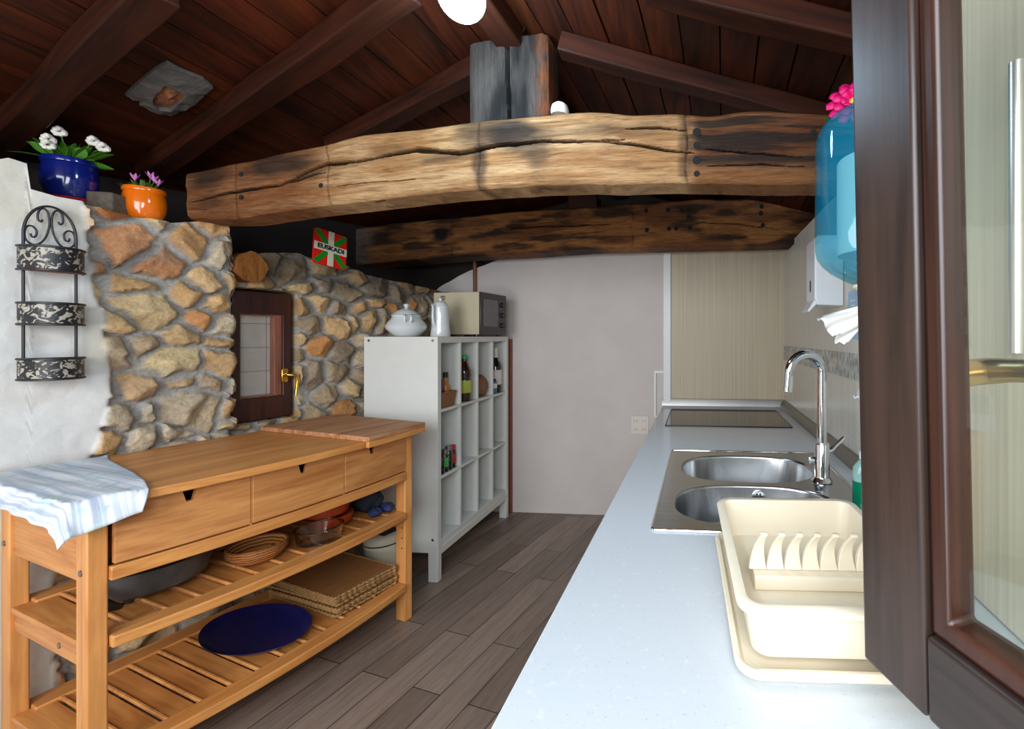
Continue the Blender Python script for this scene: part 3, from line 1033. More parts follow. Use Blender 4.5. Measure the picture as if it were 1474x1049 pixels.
# ================================================================== ROOF TIMBERS AS THINGS
def big_beam(name, P0, d, topp, botp, thick, mat, tintfn, cracks, seams, label, nx=560, nf=96, seed=1):
    d = Vector((d[0], d[1], 0)).normalized()
    n = Vector((-d.y, d.x, 0))

    def loc(px, py):
        p = on_plane(px, py, P0, n)
        return (p - Vector((P0[0], P0[1], 0))).dot(d), p.z
    tt = np.array([loc(*q) for q in topp]); bt = np.array([loc(*q) for q in botp])
    a, b = tt[0, 0], tt[-1, 0]
    t = np.linspace(a, b, nx)
    # smooth the outlines a little
    zt_ = np.interp(t, tt[:, 0], tt[:, 1]); zb_ = np.interp(t, bt[:, 0], bt[:, 1])
    kern = np.ones(15) / 15
    sm = lambda z: np.convolve(np.pad(z, 7, 'edge'), kern, 'valid')
    zt_, zb_ = sm(zt_) + 0.006 * (fbm(t * 9, t * 0, seed) - 0.5), sm(zb_) + 0.006 * (fbm(t * 9, t * 0 + 5, seed) - 0.5)
    # profile round the section: u = height fraction, w = depth fraction
    prof_ = [(1 - q / nf, 0.0) for q in range(nf + 1)] + [(0, q / 8) for q in range(1, 9)] + [(q / 8, 1.0) for q in range(1, 9)] + [(1, 1 - q / 8) for q in range(1, 8)]
    U = np.array([q[0] for q in prof_]); Dp = np.array([q[1] for q in prof_])
    Tg, Ug = np.meshgrid(t, U, indexing='ij'); _, Dg = np.meshgrid(t, Dp, indexing='ij')
    Z = zb_[:, None] + (zt_ - zb_)[:, None] * Ug
    Yd = Dg * thick
    # rounded arrises
    rd = 0.018
    hgt_ = (zt_ - zb_)[:, None]
    front = Dg == 0
    eb = np.minimum(Ug, 1 - Ug) * hgt_
    Yd = np.where(front, np.maximum(0, rd - eb) ** 2 / rd * 0.9, Yd)
    Z = np.where((Ug == 0) & (Dg < 0.3) & (~front), Z, Z)
    Yd = Yd + np.where(front, 0.010 * (fbm(Tg * 4, Z * 26, seed + 3) - 0.5) + 0.014 * (fbm(Tg * 3, Z * 5, seed + 4) - 0.5), 0)
    tint = tintfn(Tg, Ug, Z, a, b)
    for pts, wid, dep in cracks:
        cp = np.array([loc(*q) for q in pts])
        zc = np.interp(t, cp[:, 0], cp[:, 1]) + 0.006 * (fbm(t * 20, t * 0 + 8, seed + 9) - 0.5)
        inside = (t > cp[0, 0]) & (t < cp[-1, 0])
        s_ = np.clip((t - cp[0, 0]) / (cp[-1, 0] - cp[0, 0]), 0, 1)
        w_ = wid * np.sin(pi * s_) ** 0.5 * (0.5 + fbm(t * 8, t * 0, seed + 12))
        dd = np.abs(Z - zc[:, None]) / np.maximum(w_[:, None], 1e-5)
        m_ = np.clip(1.15 - dd, 0, 1) * inside[:, None] * front
        Yd = Yd + m_ * dep
        tint = tint * (1 - 0.88 * sstep(0.05, 0.6, m_)[..., None])
    for (px, py) in seams:
        ts, _ = loc(px, py)
        m_ = np.clip(1 - np.abs(Tg - ts - 0.004 * np.sin(Z * 40)) / 0.006, 0, 1) * front
        Yd = Yd + m_ * 0.006
        tint = tint * (1 - 0.55 * m_[..., None])
    g = G()
    nv_ = len(prof_)
    g.v = [tuple(p) for p in np.stack([Tg, Yd, Z], -1).reshape(-1, 3)]
    for i in range(nx - 1):
        for j in range(nv_):
            k_ = (j + 1) % nv_
            g.f.append((i * nv_ + j, (i + 1) * nv_ + j, (i + 1) * nv_ + k_, i * nv_ + k_))
    g.f.append(tuple(range(nv_))); g.f.append(tuple((nx - 1) * nv_ + j for j in range(nv_))[::-1])
    g.tint = np.concatenate([tint.reshape(-1, 3), np.ones((nx * nv_, 1))], 1)
    root = thing(name, label, 'beam', (P0[0], P0[1], 0), atan2(d.y, d.x))
    g.build('timber', mat, root, angle=50)
    return root, loc, d


def blob(Tg, Ug, t0, u0, rt, ru, seed):
    dd = np.sqrt(((Tg - t0) / rt) ** 2 + ((Ug - u0) / ru) ** 2)
    return sstep(1.15, 0.35, dd + 0.9 * (fbm(Tg * 7, Ug * 9, seed) - 0.5))


LIGHT = np.array(srgb(182, 144, 102)[:3]); MID = np.array(srgb(150, 102, 56)[:3]); BROWN = np.array(srgb(112, 60, 27)[:3]); CHAR = np.array(srgb(36, 27, 22)[:3]); GREY = np.array(srgb(112, 100, 92)[:3])


def mixc(c, d, m):
    return c * (1 - m[..., None]) + d * m[..., None]


def tpx1(px):
    k_ = (px - PX) / F
    return (k_ * 1.83 + 2.05) / (0.989 + 0.1483 * k_)


def tint1(Tg, Ug, Z, a, b):
    c = np.broadcast_to(LIGHT, Tg.shape + (3,)).copy()
    streak = fbm(Tg * 3, Ug * 22, 4)
    c = mixc(c, MID, sstep(0.40, 0.70, fbm(Tg * 4, Ug * 9, 5)) * 0.75)
    c = mixc(c, MID * 0.8, sstep(0.52, 0.68, streak) * 0.6)
    c = mixc(c, BROWN, sstep(tpx1(500), tpx1(420), Tg + 0.2 * (fbm(Tg * 6, Ug * 6, 6) - 0.5)) * 0.74)
    for px, u0, rt, ru, sd, am in ((300, 0.8, 0.14, 0.35, 8, .85), (395, 0.8, 0.24, 0.22, 7, .85), (300, 0.3, 0.1, 0.2, 9, .5), (450, 0.55, 0.1, 0.12, 10, .5), (700, 0.80, 0.16, 0.30, 11, .75), (745, 0.74, 0.15, 0.34, 12, .9),
                                   (690, 0.35, 0.035, 0.5, 13, .75), (775, 0.42, 0.07, 0.35, 14, .6), (640, 0.5, 0.14, 0.10, 15, .6), (560, 0.7, 0.1, 0.12, 16, .4), (840, 0.72, 0.16, 0.12, 17, .45),
                                   (930, 0.75, 0.16, 0.14, 18, .35), (986, 0.5, 0.03, 0.6, 19, .6), (1030, 0.62, 0.08, 0.3, 22, .7), (1110, 0.55, 0.22, 0.33, 20, .9), (1180, 0.7, 0.15, 0.4, 21, .9)):
        c = mixc(c, CHAR, blob(Tg, Ug, tpx1(px), u0, rt, ru, sd) * am)
    right = sstep(tpx1(980), tpx1(1010), Tg)
    c = mixc(c, BROWN * 0.7, right * 0.8)
    c = mixc(c, CHAR, right * sstep(0.36, 0.54, fbm(Tg * 3, Ug * 18, 24)) * sstep(0.15, 0.35, Ug) * 0.9)
    c = mixc(c, MID, sstep(0.28, 0.1, Ug) * right * 0.4)
    return c


P1 = Vector((-2.05, 1.83, 0))
root, loc1, bd = big_beam('roof_beam', P1, (1, -0.15),
    [(267, 247), (336, 234), (400, 220), (471, 206), (523, 192), (600, 184), (672, 173), (730, 168), (790, 162), (840, 159), (876, 159), (913, 164), (971, 161), (1026, 165), (1074, 157), (1151, 158), (1240, 162), (1330, 166)],
    [(267, 314), (338, 314), (401, 303), (471, 294), (540, 286), (600, 279), (686, 272), (760, 267), (820, 264), (891, 264), (971, 262), (1080, 264), (1166, 264), (1330, 266)],
    0.13, M['beam'], tint1,
    [([(400, 267), (470, 236), (520, 232), (560, 222), (600, 215), (660, 220), (720, 208), (780, 203), (860, 202), (900, 200)], 0.010, 0.032),
     ([(270, 292), (330, 276), (400, 266), (470, 248)], 0.006, 0.02),
     ([(850, 202), (900, 206), (960, 216), (1000, 220)], 0.006, 0.02),
     ([(900, 186), (950, 184), (990, 188)], 0.004, 0.015),
     ([(1010, 214), (1060, 218), (1160, 226)], 0.004, 0.015), ([(1010, 240), (1090, 236), (1165, 240)], 0.003, 0.012),
     ([(480, 268), (540, 262), (600, 258)], 0.003, 0.01)],
    [(338, 260), (472, 250), (988, 220), (688, 240)],
    'long curved pale oak roof beam with a wavy crack crossing the whole room')
g = G()
for px, py, r in ((1003, 190, 6), (1003, 209, 5), (1003, 231, 6), (1003, 250, 4.5), (347, 251, 4), (347, 284, 4), (462, 232, 4.2), (462, 267, 4.2), (1171, 190, 4)):
    t_, z_ = loc1(px, py)
    r_ = r / F * 1.5
    g = G(); g.cyl((t_, -0.001, z_), (t_, 0.02, z_), r_, r_, 16)
    # dark bored hole
    o = g.build('peg_hole', M['hole'], root)


def tint2(Tg, Ug, Z, a, b):
    c = np.broadcast_to(np.array(srgb(112, 68, 36)[:3]), Tg.shape + (3,)).copy()
    c = mixc(c, np.array(srgb(150, 98, 52)[:3]), sstep(0.42, 0.66, fbm(Tg * 3, Ug * 5, 15)))
    c = mixc(c, CHAR * 0.7, sstep(0.48, 0.68, fbm(Tg * 4 + 7, Ug * 6, 16)) * 0.85)
    L_ = b - a
    c = mixc(c, GREY, sstep(0.075, 0.03, (Tg - a) / L_ + 0.03 * (fbm(Tg * 9, Ug * 5, 18) - 0.5)))
    c = mixc(c, CHAR * 0.5, blob(Tg, Ug, a + 0.205 * L_, 0.62, 0.09, 0.28, 17))
    c = mixc(c, CHAR * 0.6, blob(Tg, Ug, a + 0.95 * L_, 0.5, 0.25, 0.6, 20) * 0.5)
    return c


P2 = Vector((-2.337, 3.15, 0))
root2, loc2, _ = big_beam('roof_beam', P2, (1, -0.076),
    [(494, 330), (560, 322), (648, 313), (738, 304), (860, 297), (912, 292), (1005, 286), (1100, 285), (1166, 283), (1235, 280)],
    [(494, 384), (526, 380), (660, 369), (789, 362), (840, 358), (969, 355), (1098, 352), (1166, 350), (1235, 346)],
    0.2, M['beam_dark'], tint2,
    [([(700, 330), (780, 326), (900, 322)], 0.004, 0.012), ([(1000, 320), (1060, 322), (1120, 330)], 0.004, 0.012)],
    [(650, 340), (910, 320)],
    'darker brown roof beam beyond and below the pale curved one', nx=360, nf=50, seed=40)
for px, py in ((930, 303), (931, 331), (962, 302), (963, 329), (973, 329), (981, 301), (991, 301), (991, 312), (993, 328), (1096, 297), (1095, 307), (1098, 324)):
    t_, z_ = loc2(px, py)
    g = G(); g.cyl((t_, -0.008, z_), (t_, 0.02, z_), 0.014, 0.014, 14)
    g.build('peg_hole', M['hole'], root2)

# king post on the pale beam: one timber with a drying split
t0, zb0 = loc1(671, 171); t1, _ = loc1(785, 163); _, zt0 = loc1(675, 64); _, zt1_ = loc1(782, 51)
tm, _ = loc1(731, 100)
pw = t1 - t0
nzp, nxp = 60, 60
Pg = []; tn = []
secs = []
g = G()
pc = []
for iz in range(nzp + 1):
    vz = iz / nzp
    z = (zb0 - 0.015) + vz * (zt0 - zb0 + 0.03)
    loop = []
    for ix in range(nxp + 1):
        ux = ix / nxp
        x = t0 + pw * ux
        dsp = 0.008 * (float(vnoise(x * 40, z * 5, 77)) - 0.5) + 0.012 * (float(vnoise(x * 10, z * 3, 78)) - 0.5)
        edge_ = min(ux, 1 - ux) * pw
        dsp += max(0, 0.02 - edge_) * 0.6
        xs_ = tm + 0.010 * sin(z * 9 + 1) - (1 - vz) * 0.012
        wd2 = 0.005 + 0.004 * vz
        q_ = max(0, 1.2 - abs(x - xs_) / wd2)
        dsp += 0.05 * min(1, q_)
        loop.append((x, 0.012 + dsp, z + (zt1_ - zt0) * ux * vz))
        n_ = float(fbm(x * 16, z * 4, 79))
        n_ = float(sstep(0.3, 0.7, n_))
        base = CHAR * 0.3 * (1 - n_) + GREY * 0.34 * n_
        w_ = float(sstep(0.8, 0.95, ux)) * float(sstep(0.3, 0.55, fbm(x * 12, z * 6, 80)))
        base = base * (1 - w_) + BROWN * w_
        base = base * (1 - 0.85 * min(1, q_))
        pc.append((*base, 1))
    for x in (t0 + pw, t0):
        loop.append((x + (0.0), 0.125, z)); pc.append((*(CHAR * 1.2), 1))
    secs.append(loop)
g.loft(secs); g.tint = pc
post = thing('king_post', 'short charred wooden post with a vertical split standing on the pale beam', 'post', (P1.x, P1.y, 0), atan2(bd.y, bd.x))
g.build('timber', M['post'], post, angle=50)

# second short post between the two beams
t0, zz0 = loc2(815, 300); t1, zz1 = loc2(858, 284)
g = G(); g.box(t0, t1, 0.03, 0.16, zz0, zz1 + 0.03)
o = g.build('king_post', M['rafter_wood'], bevel=0.008, loc=(P2.x, P2.y, 0), rotz=atan2(-0.076, 1))
tag(o, 'short brown post on the darker beam, seen through the gap under the pale beam', 'post')

# ceiling lamp below the ridge
lc = Vector((-0.62, 1.30, 2.425))
lp = thing('ceiling_lamp', 'bright bluish-white round lamp under the ridge at the top edge', 'lamp', lc)
g = G(); g.sphere((0, 0, 0), 0.068, 24, 14)
g.build('globe', M['lamp'], lp)
g = G(); g.lathe([(0.045, 0.055), (0.05, 0.06), (0.05, 0.075), (0.03, 0.078)], 24)
g.build('base', M['white_plastic'], lp)
pt = bpy.data.lights.new('lamp_bulb', 'POINT'); pt.energy = 15; pt.color = (0.5, 0.76, 1.0); pt.shadow_soft_size = 0.07
po = bpy.data.objects.new('lamp_bulb', pt); COL.objects.link(po); po.location = lc + Vector((0.0, 0.0, -0.08))

# loop of cable beside the ridge beam
pp = [(738, 18), (748, 19), (760, 24), (761, 30), (756, 36), (753, 46)]
g = G(); g.tube([at(px, py, 1.62) for px, py in pp], 0.003, 6)
tag(g.build('cable', M['black_plastic']), 'thin dark loop of cable hanging behind the top of the charred post', 'cable')

# pale fixture right of the king post
c0 = on_plane(806, 165, P1 + Vector((0.02, 0.06, 0)), (0.15, 1, 0))
lf = thing('light_fixture', 'small pale grey rounded light fixture on the beam right of the charred post', 'lamp', c0)
g = G(); g.lathe([(0.034, -0.004), (0.035, 0.012), (0.03, 0.032), (0.018, 0.042), (0.004, 0.045)], 24)
g.build('dome', M['white_trim'], lf)

# mortar patch with a rusty hole on the left slope
outer = [(180, 132), (196, 118), (208, 108), (222, 96), (240, 86), (258, 96), (275, 103), (292, 110), (306, 122), (294, 134), (280, 146), (262, 156), (246, 163), (228, 161), (214, 155), (200, 147), (204, 141), (190, 139)]
hole = [(218, 134), (226, 124), (236, 116), (244, 118), (256, 124), (270, 128), (258, 140), (244, 152), (228, 150), (219, 144)]
ctr = left_hit(243, 128, 0.0)
Mx = Matrix((RD, NL.cross(RD).normalized(), NL)).transposed().to_4x4(); Mx.translation = ctr
inv = Mx.inverted()
lo = [inv @ left_hit(px, py, 0.0) for px, py in outer]
lh = [inv @ left_hit(px, py, 0.0) for px, py in hole]
patch = thing('ceiling_patch', 'rough grey mortar patch with a rusty hole on the boarded ceiling', 'patch', ctr)
patch.matrix_world = Mx
bm = bmesh.new()


def ring(bm, pts, z):
    vs = [bm.verts.new((p.x, p.y, z)) for p in pts]
    return [bm.edges.new((vs[i], vs[(i + 1) % len(vs)])) for i in range(len(vs))]


e1 = ring(bm, lo, -0.012); e2 = ring(bm, lh, -0.022)
bmesh.ops.triangle_fill(bm, edges=e1 + e2, use_beauty=True)
bmesh.ops.subdivide_edges(bm, edges=list(bm.edges), cuts=3, use_grid_fill=True)
for v_ in bm.verts: v_.co.z += -0.012 * (float(fbm(v_.co.x * 30, v_.co.y * 30, 5)) - 0.4)
r_ = bmesh.ops.extrude_face_region(bm, geom=list(bm.faces))
for v_ in r_['geom']:
    if isinstance(v_, bmesh.types.BMVert): v_.co.z = 0.0
bmesh.ops.recalc_face_normals(bm, faces=bm.faces)
me = bpy.data.meshes.new('mortar'); bm.to_mesh(me); bm.free(); me.materials.append(M['mortar_grey'])
o = bpy.data.objects.new('mortar', me); COL.objects.link(o); o.parent = patch
g = G()
cen = sum(lh, Vector()) / len(lh)
rings_ = [[(cen.x + (p.x - cen.x) * s_, cen.y + (p.y - cen.y) * s_, -0.004 - 0.012 * (1 - s_) - 0.01 * float(vnoise(p.x * 90 + s_ * 9, p.y * 90, 3))) for p in lh] for s_ in (1.05, 0.8, 0.55, 0.3, 0.1)]
g.loft(rings_, False, True)
g.build('rusty_core', M['rust'], patch)

# ================================================================== SIDEBOARD
tb = thing('sideboard', 'long birch kitchen sideboard with three drawers and two slatted shelves', 'sideboard', L0, TZ)
TL, TD = 1.01, 0.60
LX, LY = 0.04, 0.062
ZT = 0.95


def bow(x, amp=0.07):
    return amp * (1 - ((x - TL / 2) / (TL / 2 + 0.04)) ** 2)


for i, (x, y) in enumerate(((0, 0), (TL - LX, 0), (0, TD - 0.02 - LY), (TL - LX, TD - 0.02 - LY))):
    g = G(); g.box(x, x + LX, y, y + LY, 0, 0.921)
    lg = g.build('leg', M['birch_z'], tb, bevel=0.004)
    if x == 0:
        for zz in ((0.735,) if y == 0 else (0.735,)):
            g = G(); g.cyl((-0.003, y + LY / 2, zz), (0.005, y + LY / 2, zz), 0.009, 0.009, 14)
            g.build('bolt', M['aluminium'], lg)
    elif y == 0:
        for zz in (0.36, 0.41, 0.46):
            g = G(); g.cyl((x - 0.0015, y + 0.02, zz), (x + 0.004, y + 0.02, zz), 0.0035, 0.0035, 8)
            g.build('peg_hole', M['hole'], lg)
# top
g = G()
xs = np.linspace(-0.035, 1.05, 40)
g.prism([(x, -0.03 - bow(x)) for x in xs] + [(1.05, TD), (-0.035, TD)], 'z', 0.922, ZT)
g.build('tabletop', M['birch_x'], tb, bevel=0.004)
# aprons and rails
g = G(); xs2 = np.linspace(LX + 0.001, TL - LX - 0.001, 30)
g.prism([(x, 0.006 - bow(x) * 0.9) for x in xs2] + [(x, 0.03 - bow(x) * 0.9) for x in xs2[::-1]], 'z', 0.70, 0.74)
g.build('front_rail', M['birch_x'], tb, bevel=0.003)
g = G(); g.box(LX, TL - LX, TD - 0.05, TD - 0.028, 0.70, 0.921)
g.build('back_panel', M['birch_x'], tb, bevel=0.002)
for x in (0.008, TL - 0.030):
    g = G(); g.box(x, x + 0.022, LY, TD - 0.02 - LY, 0.70, 0.921)
    g.build('side_panel', M['birch_y'], tb, bevel=0.002)
# drawers
cuts = [0.045, 0.345, 0.655, 0.965]
for i in range(3):
    x0, x1 = cuts[i] + 0.003, cuts[i + 1] - 0.003
    xm = (x0 + x1) / 2 + (0.0, 0.0, -0.03)[i]
    zt_, zb_ = 0.918, 0.746
    hw, hb, hh_ = 0.017, 0.008, 0.040
    g = G()
    # front board with a tapered finger notch in its upper edge
    n_ = 16
    def fy(x): return 0.008 - bow(x) * 0.9
    def slice_(x, z1_): return [(x, fy(x), zb_), (x, fy(x), z1_), (x, fy(x) + 0.018, z1_), (x, fy(x) + 0.018, zb_)]
    secs = []
    for q in range(n_ + 1):
        secs.append(slice_(x0 + (xm - hw - x0) * q / n_, zt_))
    secs += [slice_(xm - hb, zt_ - hh_), slice_(xm + hb, zt_ - hh_)]
    for q in range(n_ + 1):
        secs.append(slice_(xm + hw + (x1 - xm - hw) * q / n_, zt_))
    g.loft(secs)
    dr = g.build('drawer', M['drawer_wood'], tb, bevel=0.0015)
    g = G(); g.box(x0 + 0.01, x1 - 0.01, 0.035, TD - 0.06, 0.75, 0.765)
    g.box(x0 + 0.01, x0 + 0.02, 0.03, TD - 0.06, 0.75, 0.88); g.box(x1 - 0.02, x1 - 0.01, 0.03, TD - 0.06, 0.75, 0.88); g.box(x0 + 0.01, x1 - 0.01, TD - 0.07, TD - 0.06, 0.75, 0.88)
    g.build('drawer_box', M['board_wood'], dr)
for x in (cuts[1], cuts[2]):
    g = G(); g.box(x - 0.0025, x + 0.0025, 0.012 - bow(x) * 0.9, 0.035, 0.741, 0.92)
    g.build('divider', M['birch_z'], tb)
# shelves
for zs in (0.19, 0.54):
    g = G()
    xs3 = np.linspace(-0.006, TL + 0.006, 36)
    fr = lambda x: 0.004 - bow(x) * 0.95
    inner = lambda x: 0.075 - bow(x) * 0.95
    xs4 = np.linspace(LX + 0.002, TL - LX - 0.002, 30)
    g.prism([(x, fr(x)) for x in xs4] + [(x, inner(x)) for x in xs4[::-1]], 'z', zs - 0.034, zs)
    sh = g.build('shelf', M['birch_x'], tb, bevel=0.005)
    g = G(); g.box(LX + 0.002, TL - LX - 0.002, TD - 0.115, TD - 0.03, zs - 0.03, zs)
    g.build('back_board', M['birch_x'], sh, bevel=0.004)
    g = G()
    nsl = 13
    pit = (TL - 0.03) / nsl
    for q in range(nsl):
        x = 0.016 + q * pit
        xa, xb = x + 0.0095, x + pit - 0.0075
        ya = LY + 0.002 if (q == 0 or q == nsl - 1) else inner((xa + xb) / 2) - 0.004
        yb = TD - LY - 0.022 if (q == 0 or q == nsl - 1) else TD - 0.11
        if q in (0, nsl - 1): xa, xb = (0.004, xb) if q == 0 else (xa, TL - 0.004)
        g.box(xa, xb, ya, yb, zs - 0.028, zs - 0.008)
    g.build('slats', M['birch_y'], sh, bevel=0.002)
    g = G()
    for q in range(nsl - 1):
        x = 0.016 + (q + 1) * pit
        g.box(x - 0.0015, x + 0.0070, inner(x) - 0.002, TD - 0.112, zs - 0.012, zs - 0.001)
    g.build('slat_ribs', M['birch_z'], sh, bevel=0.002)
    for x in (0.010, TL - 0.03):
        g = G(); g.box(x, x + 0.02, LY, TD - 0.02 - LY, zs - 0.085, zs - 0.03)
        sr = g.build('side_rail', M['birch_y'], sh, bevel=0.002)
        if x < 0.1:
            g = G(); g.cyl((x - 0.002, 0.20, zs - 0.055), (x + 0.01, 0.20, zs - 0.055), 0.009, 0.009, 14)
            g.build('bolt', M['aluminium'], sr)

# chopping board with a front lip, lying over the right end of the top
cb = thing('chopping_board', 'worn wooden chopping board with a front lip on the right end of the sideboard', 'chopping board', T(0, 0, ZT), TZ)
g = G()
xa, xb = 0.71, 1.035
fy_ = lambda x: -0.036 - bow(x)
xs5 = np.linspace(xa, xb, 12)
g.prism([(x, fy_(x) - 0.018) for x in xs5] + [(1.035, TD - 0.01), (0.69, TD - 0.01)], 'z', 0.0005, 0.022)
g.build('board', M['board_wood'], cb, bevel=0.003)
g = G(); g.prism([(x, fy_(x) - 0.019) for x in xs5] + [(x, fy_(x)) for x in xs5[::-1]], 'z', -0.024, 0.0006)
g.build('lip', M['birch_x'], cb, bevel=0.002)

# printed cloth draped over the near end
cl_n, cl_m = 70, 70
ctint = []
Pg = []
for i in range(cl_n + 1):
    row = []
    for j in range(cl_m + 1):
        v_ = j / cl_m                               # 0 back .. 1 front
        yy = 0.625 + v_ * (-0.03 - 0.07 - 0.036 - 0.625)
        xr = 0.235 + (-0.155) * v_ - 0.008 * sin(v_ * 7)    # right edge comes forward askew
        u_ = i / cl_n
        x_ = xr + u_ * (-0.098 - xr - 0.018 * v_)
        y_ = yy
        x0_ = x_
        z = ZT + 0.004 + 0.006 * float(vnoise(x_ * 14, y_ * 10, 5)) + 0.0016 * sin(x_ * 60 + 8 * y_)
        yf = -0.034 - bow(max(x_, -0.035))
        of, ox = max(0.0, yf - y_), max(0.0, -0.040 - x_)
        hyp = math.hypot(of, ox)
        if hyp > 0:
            out = 0.006 + 0.34 * hyp + 0.003 * sin(x_ * 70 + y_ * 50)
            xe, ye = max(x_, -0.040), max(y_, yf)
            x_, y_ = xe - out * ox / hyp, ye - out * of / hyp
            z -= max(0.0, hyp * 0.86 - 0.004)
        ctint.append((x0_ + 1.0, yy + 1.0, 0.5, 1))
        row.append((x_, min(y_, 0.60), z))
    Pg.append(row)
g = G(); g.grid(Pg); g.tint = ctint
ct = g.build('tablecloth', M['cloth'], loc=T(0, 0, 0), rotz=TZ, angle=180)
so = ct.modifiers.new('thickness', 'SOLIDIFY'); so.thickness = 0.0025; so.offset = 1
tag(ct, 'white and pale blue printed cloth draped over the near left end of the sideboard', 'cloth')

# ---- things on the sideboard shelves
ZU, ZL = 0.541, 0.191


def bowl(name, label, cat, x, y, z, prof_out, thick, mat, seg=44, group=None, part='body', sx=1, sy=1):
    t = thing(name, label, cat, T(x, y, z), TZ, group)
    inner_ = [(max(r - thick, 0.001), zz + thick * (1 if i == 0 else 0)) for i, (r, zz) in enumerate(prof_out)]
    pr = prof_out + inner_[::-1]
    g = G(); g.lathe(pr, seg, cap0=True, cap1=True, sx=sx, sy=sy)
    g.build(part, mat, t)
    return t


pan = bowl('roasting_pan', 'large black iron pan with side handle on the upper shelf of the sideboard', 'pan', 0.212, 0.25, ZU + 0.014, [(0.115, 0), (0.138, 0.014), (0.148, 0.05), (0.152, 0.088), (0.157, 0.092)], 0.007, M['iron_pan'])
g = G(); g.tube([(-0.145, -0.075, 0.07), (-0.165, -0.10, 0.066), (-0.155, -0.135, 0.05), (-0.13, -0.14, 0.02), (-0.11, -0.125, 0.008)], [0.012, 0.014, 0.016, 0.014, 0.010], 10)
g.build('handle', M['black_plastic'], pan)
for a_ in range(3):
    g = G(); g.cyl((0.10 * cos(a_ * 2.1 + 3.9), 0.10 * sin(a_ * 2.1 + 3.9), -0.014), (0.10 * cos(a_ * 2.1 + 3.9), 0.10 * sin(a_ * 2.1 + 3.9), 0.006), 0.012, 0.014, 12)
    g.build('foot', M['black_plastic'], pan)
pw_ = [(0.052, 0), (0.070, 0.012), (0.083, 0.034), (0.088, 0.040)]
for i_, lab in enumerate(('lowest of three nested wicker bread baskets beside the black pan', 'middle of three nested wicker bread baskets beside the black pan', 'topmost of three nested wicker bread baskets beside the black pan')):
    b_ = bowl('wicker_basket', lab, 'basket', 0.448, 0.125, ZU + 0.0095 * i_, pw_, 0.004, M['wicker'], group='wicker baskets on the sideboard shelf', part='basket_body')
    g = G()
    for kk in range(22 if i_ == 0 else 0):
        a0 = 2 * pi * kk / 22
        for sgn in (-1, 1):
            pts_ = [((0.054 + 0.029 * q) * cos(a0 + sgn * 0.30 * q) * 1.03, (0.054 + 0.029 * q) * sin(a0 + sgn * 0.30 * q) * 1.03, 0.003 + 0.033 * q) for q in (0, 0.5, 1)]
            g.tube(pts_, 0.0018, 5)
    if i_ == 0: g.build('weave', M['wicker'], b_)
    g = G(); g.tube([(0.087 * cos(q * pi / 16), 0.087 * sin(q * pi / 16), 0.040) for q in range(32)], 0.0045, 8, True)
    g.build('rim', M['wicker'], b_)
gd = bowl('glass_dish', 'round clear glass oven dish at the front of the sideboard shelf', 'dish', 0.630, 0.068, ZU, [(0.062, 0), (0.074, 0.006), (0.078, 0.03), (0.080, 0.058), (0.084, 0.062)], 0.005, M['dish_glass'])
bowl('glass_dish', 'second clear glass dish behind the front one on the sideboard shelf', 'dish', 0.50, 0.33, ZU, [(0.07, 0), (0.085, 0.008), (0.09, 0.045), (0.094, 0.07)], 0.005, M['dish_glass'])
tp_ = [(0.072, 0), (0.084, 0.008), (0.090, 0.03), (0.093, 0.042), (0.090, 0.046)]
bowl('terracotta_dish', 'lower of two stacked red terracotta dishes on the sideboard shelf', 'dish', 0.752, 0.205, ZU, tp_, 0.006, M['terracotta'], group='terracotta dishes')
bowl('terracotta_dish', 'upper of two stacked red terracotta dishes on the sideboard shelf', 'dish', 0.746, 0.215, ZU + 0.047, tp_, 0.006, M['terracotta'], group='terracotta dishes')
# dark cloth bundle at the end of the shelf
bg_ = thing('cloth_bundle', 'dark navy cloth bundle at the far end of the upper sideboard shelf', 'bag', T(0.912, 0.20, ZU), TZ)
def lump(rx, ry, rz_, seed, cx=0, cy=0, n=36, m=22, amp=0.25):
    loops = []
    for i in range(1, m):
        a_ = pi * i / m
        row = []
        for j in range(n):
            b_ = 2 * pi * j / n
            q = 1 + amp * (float(fbm(3 + cos(b_) * 2.2 + sin(a_), 3 + sin(b_) * 2.2 + cos(a_) * 2, seed)) - 0.5)
            row.append((cx + rx * q * sin(a_) * cos(b_), cy + ry * q * sin(a_) * sin(b_), max(0.0, rz_ * (1 - cos(a_) * q))))
        loops.append(row)
    return loops
g = G(); g.loft(lump(0.054, 0.10, 0.062, 4, amp=0.5)); g.build('cloth_body', M['dark_fabric'], bg_)
g = G(); g.loft(lump(0.026, 0.032, 0.020, 9, -0.03, -0.115, amp=0.6)); g.build('cloth_fold', M['blue_fabric'], bg_)
g = G(); g.loft(lump(0.026, 0.034, 0.022, 12, 0.03, -0.115, amp=0.6)); g.build('cloth_fold', M['blue_fabric'], bg_)
o = G().loft(lump(0.030, 0.03, 0.024, 15, amp=0.4)).build('plastic_pouch', M['teal_plastic'], loc=T(0.928, 0.175, ZU + 0.122), rotz=TZ)
tag(o, 'small teal and clear plastic pouch on top of the dark cloth bundle', 'pouch')

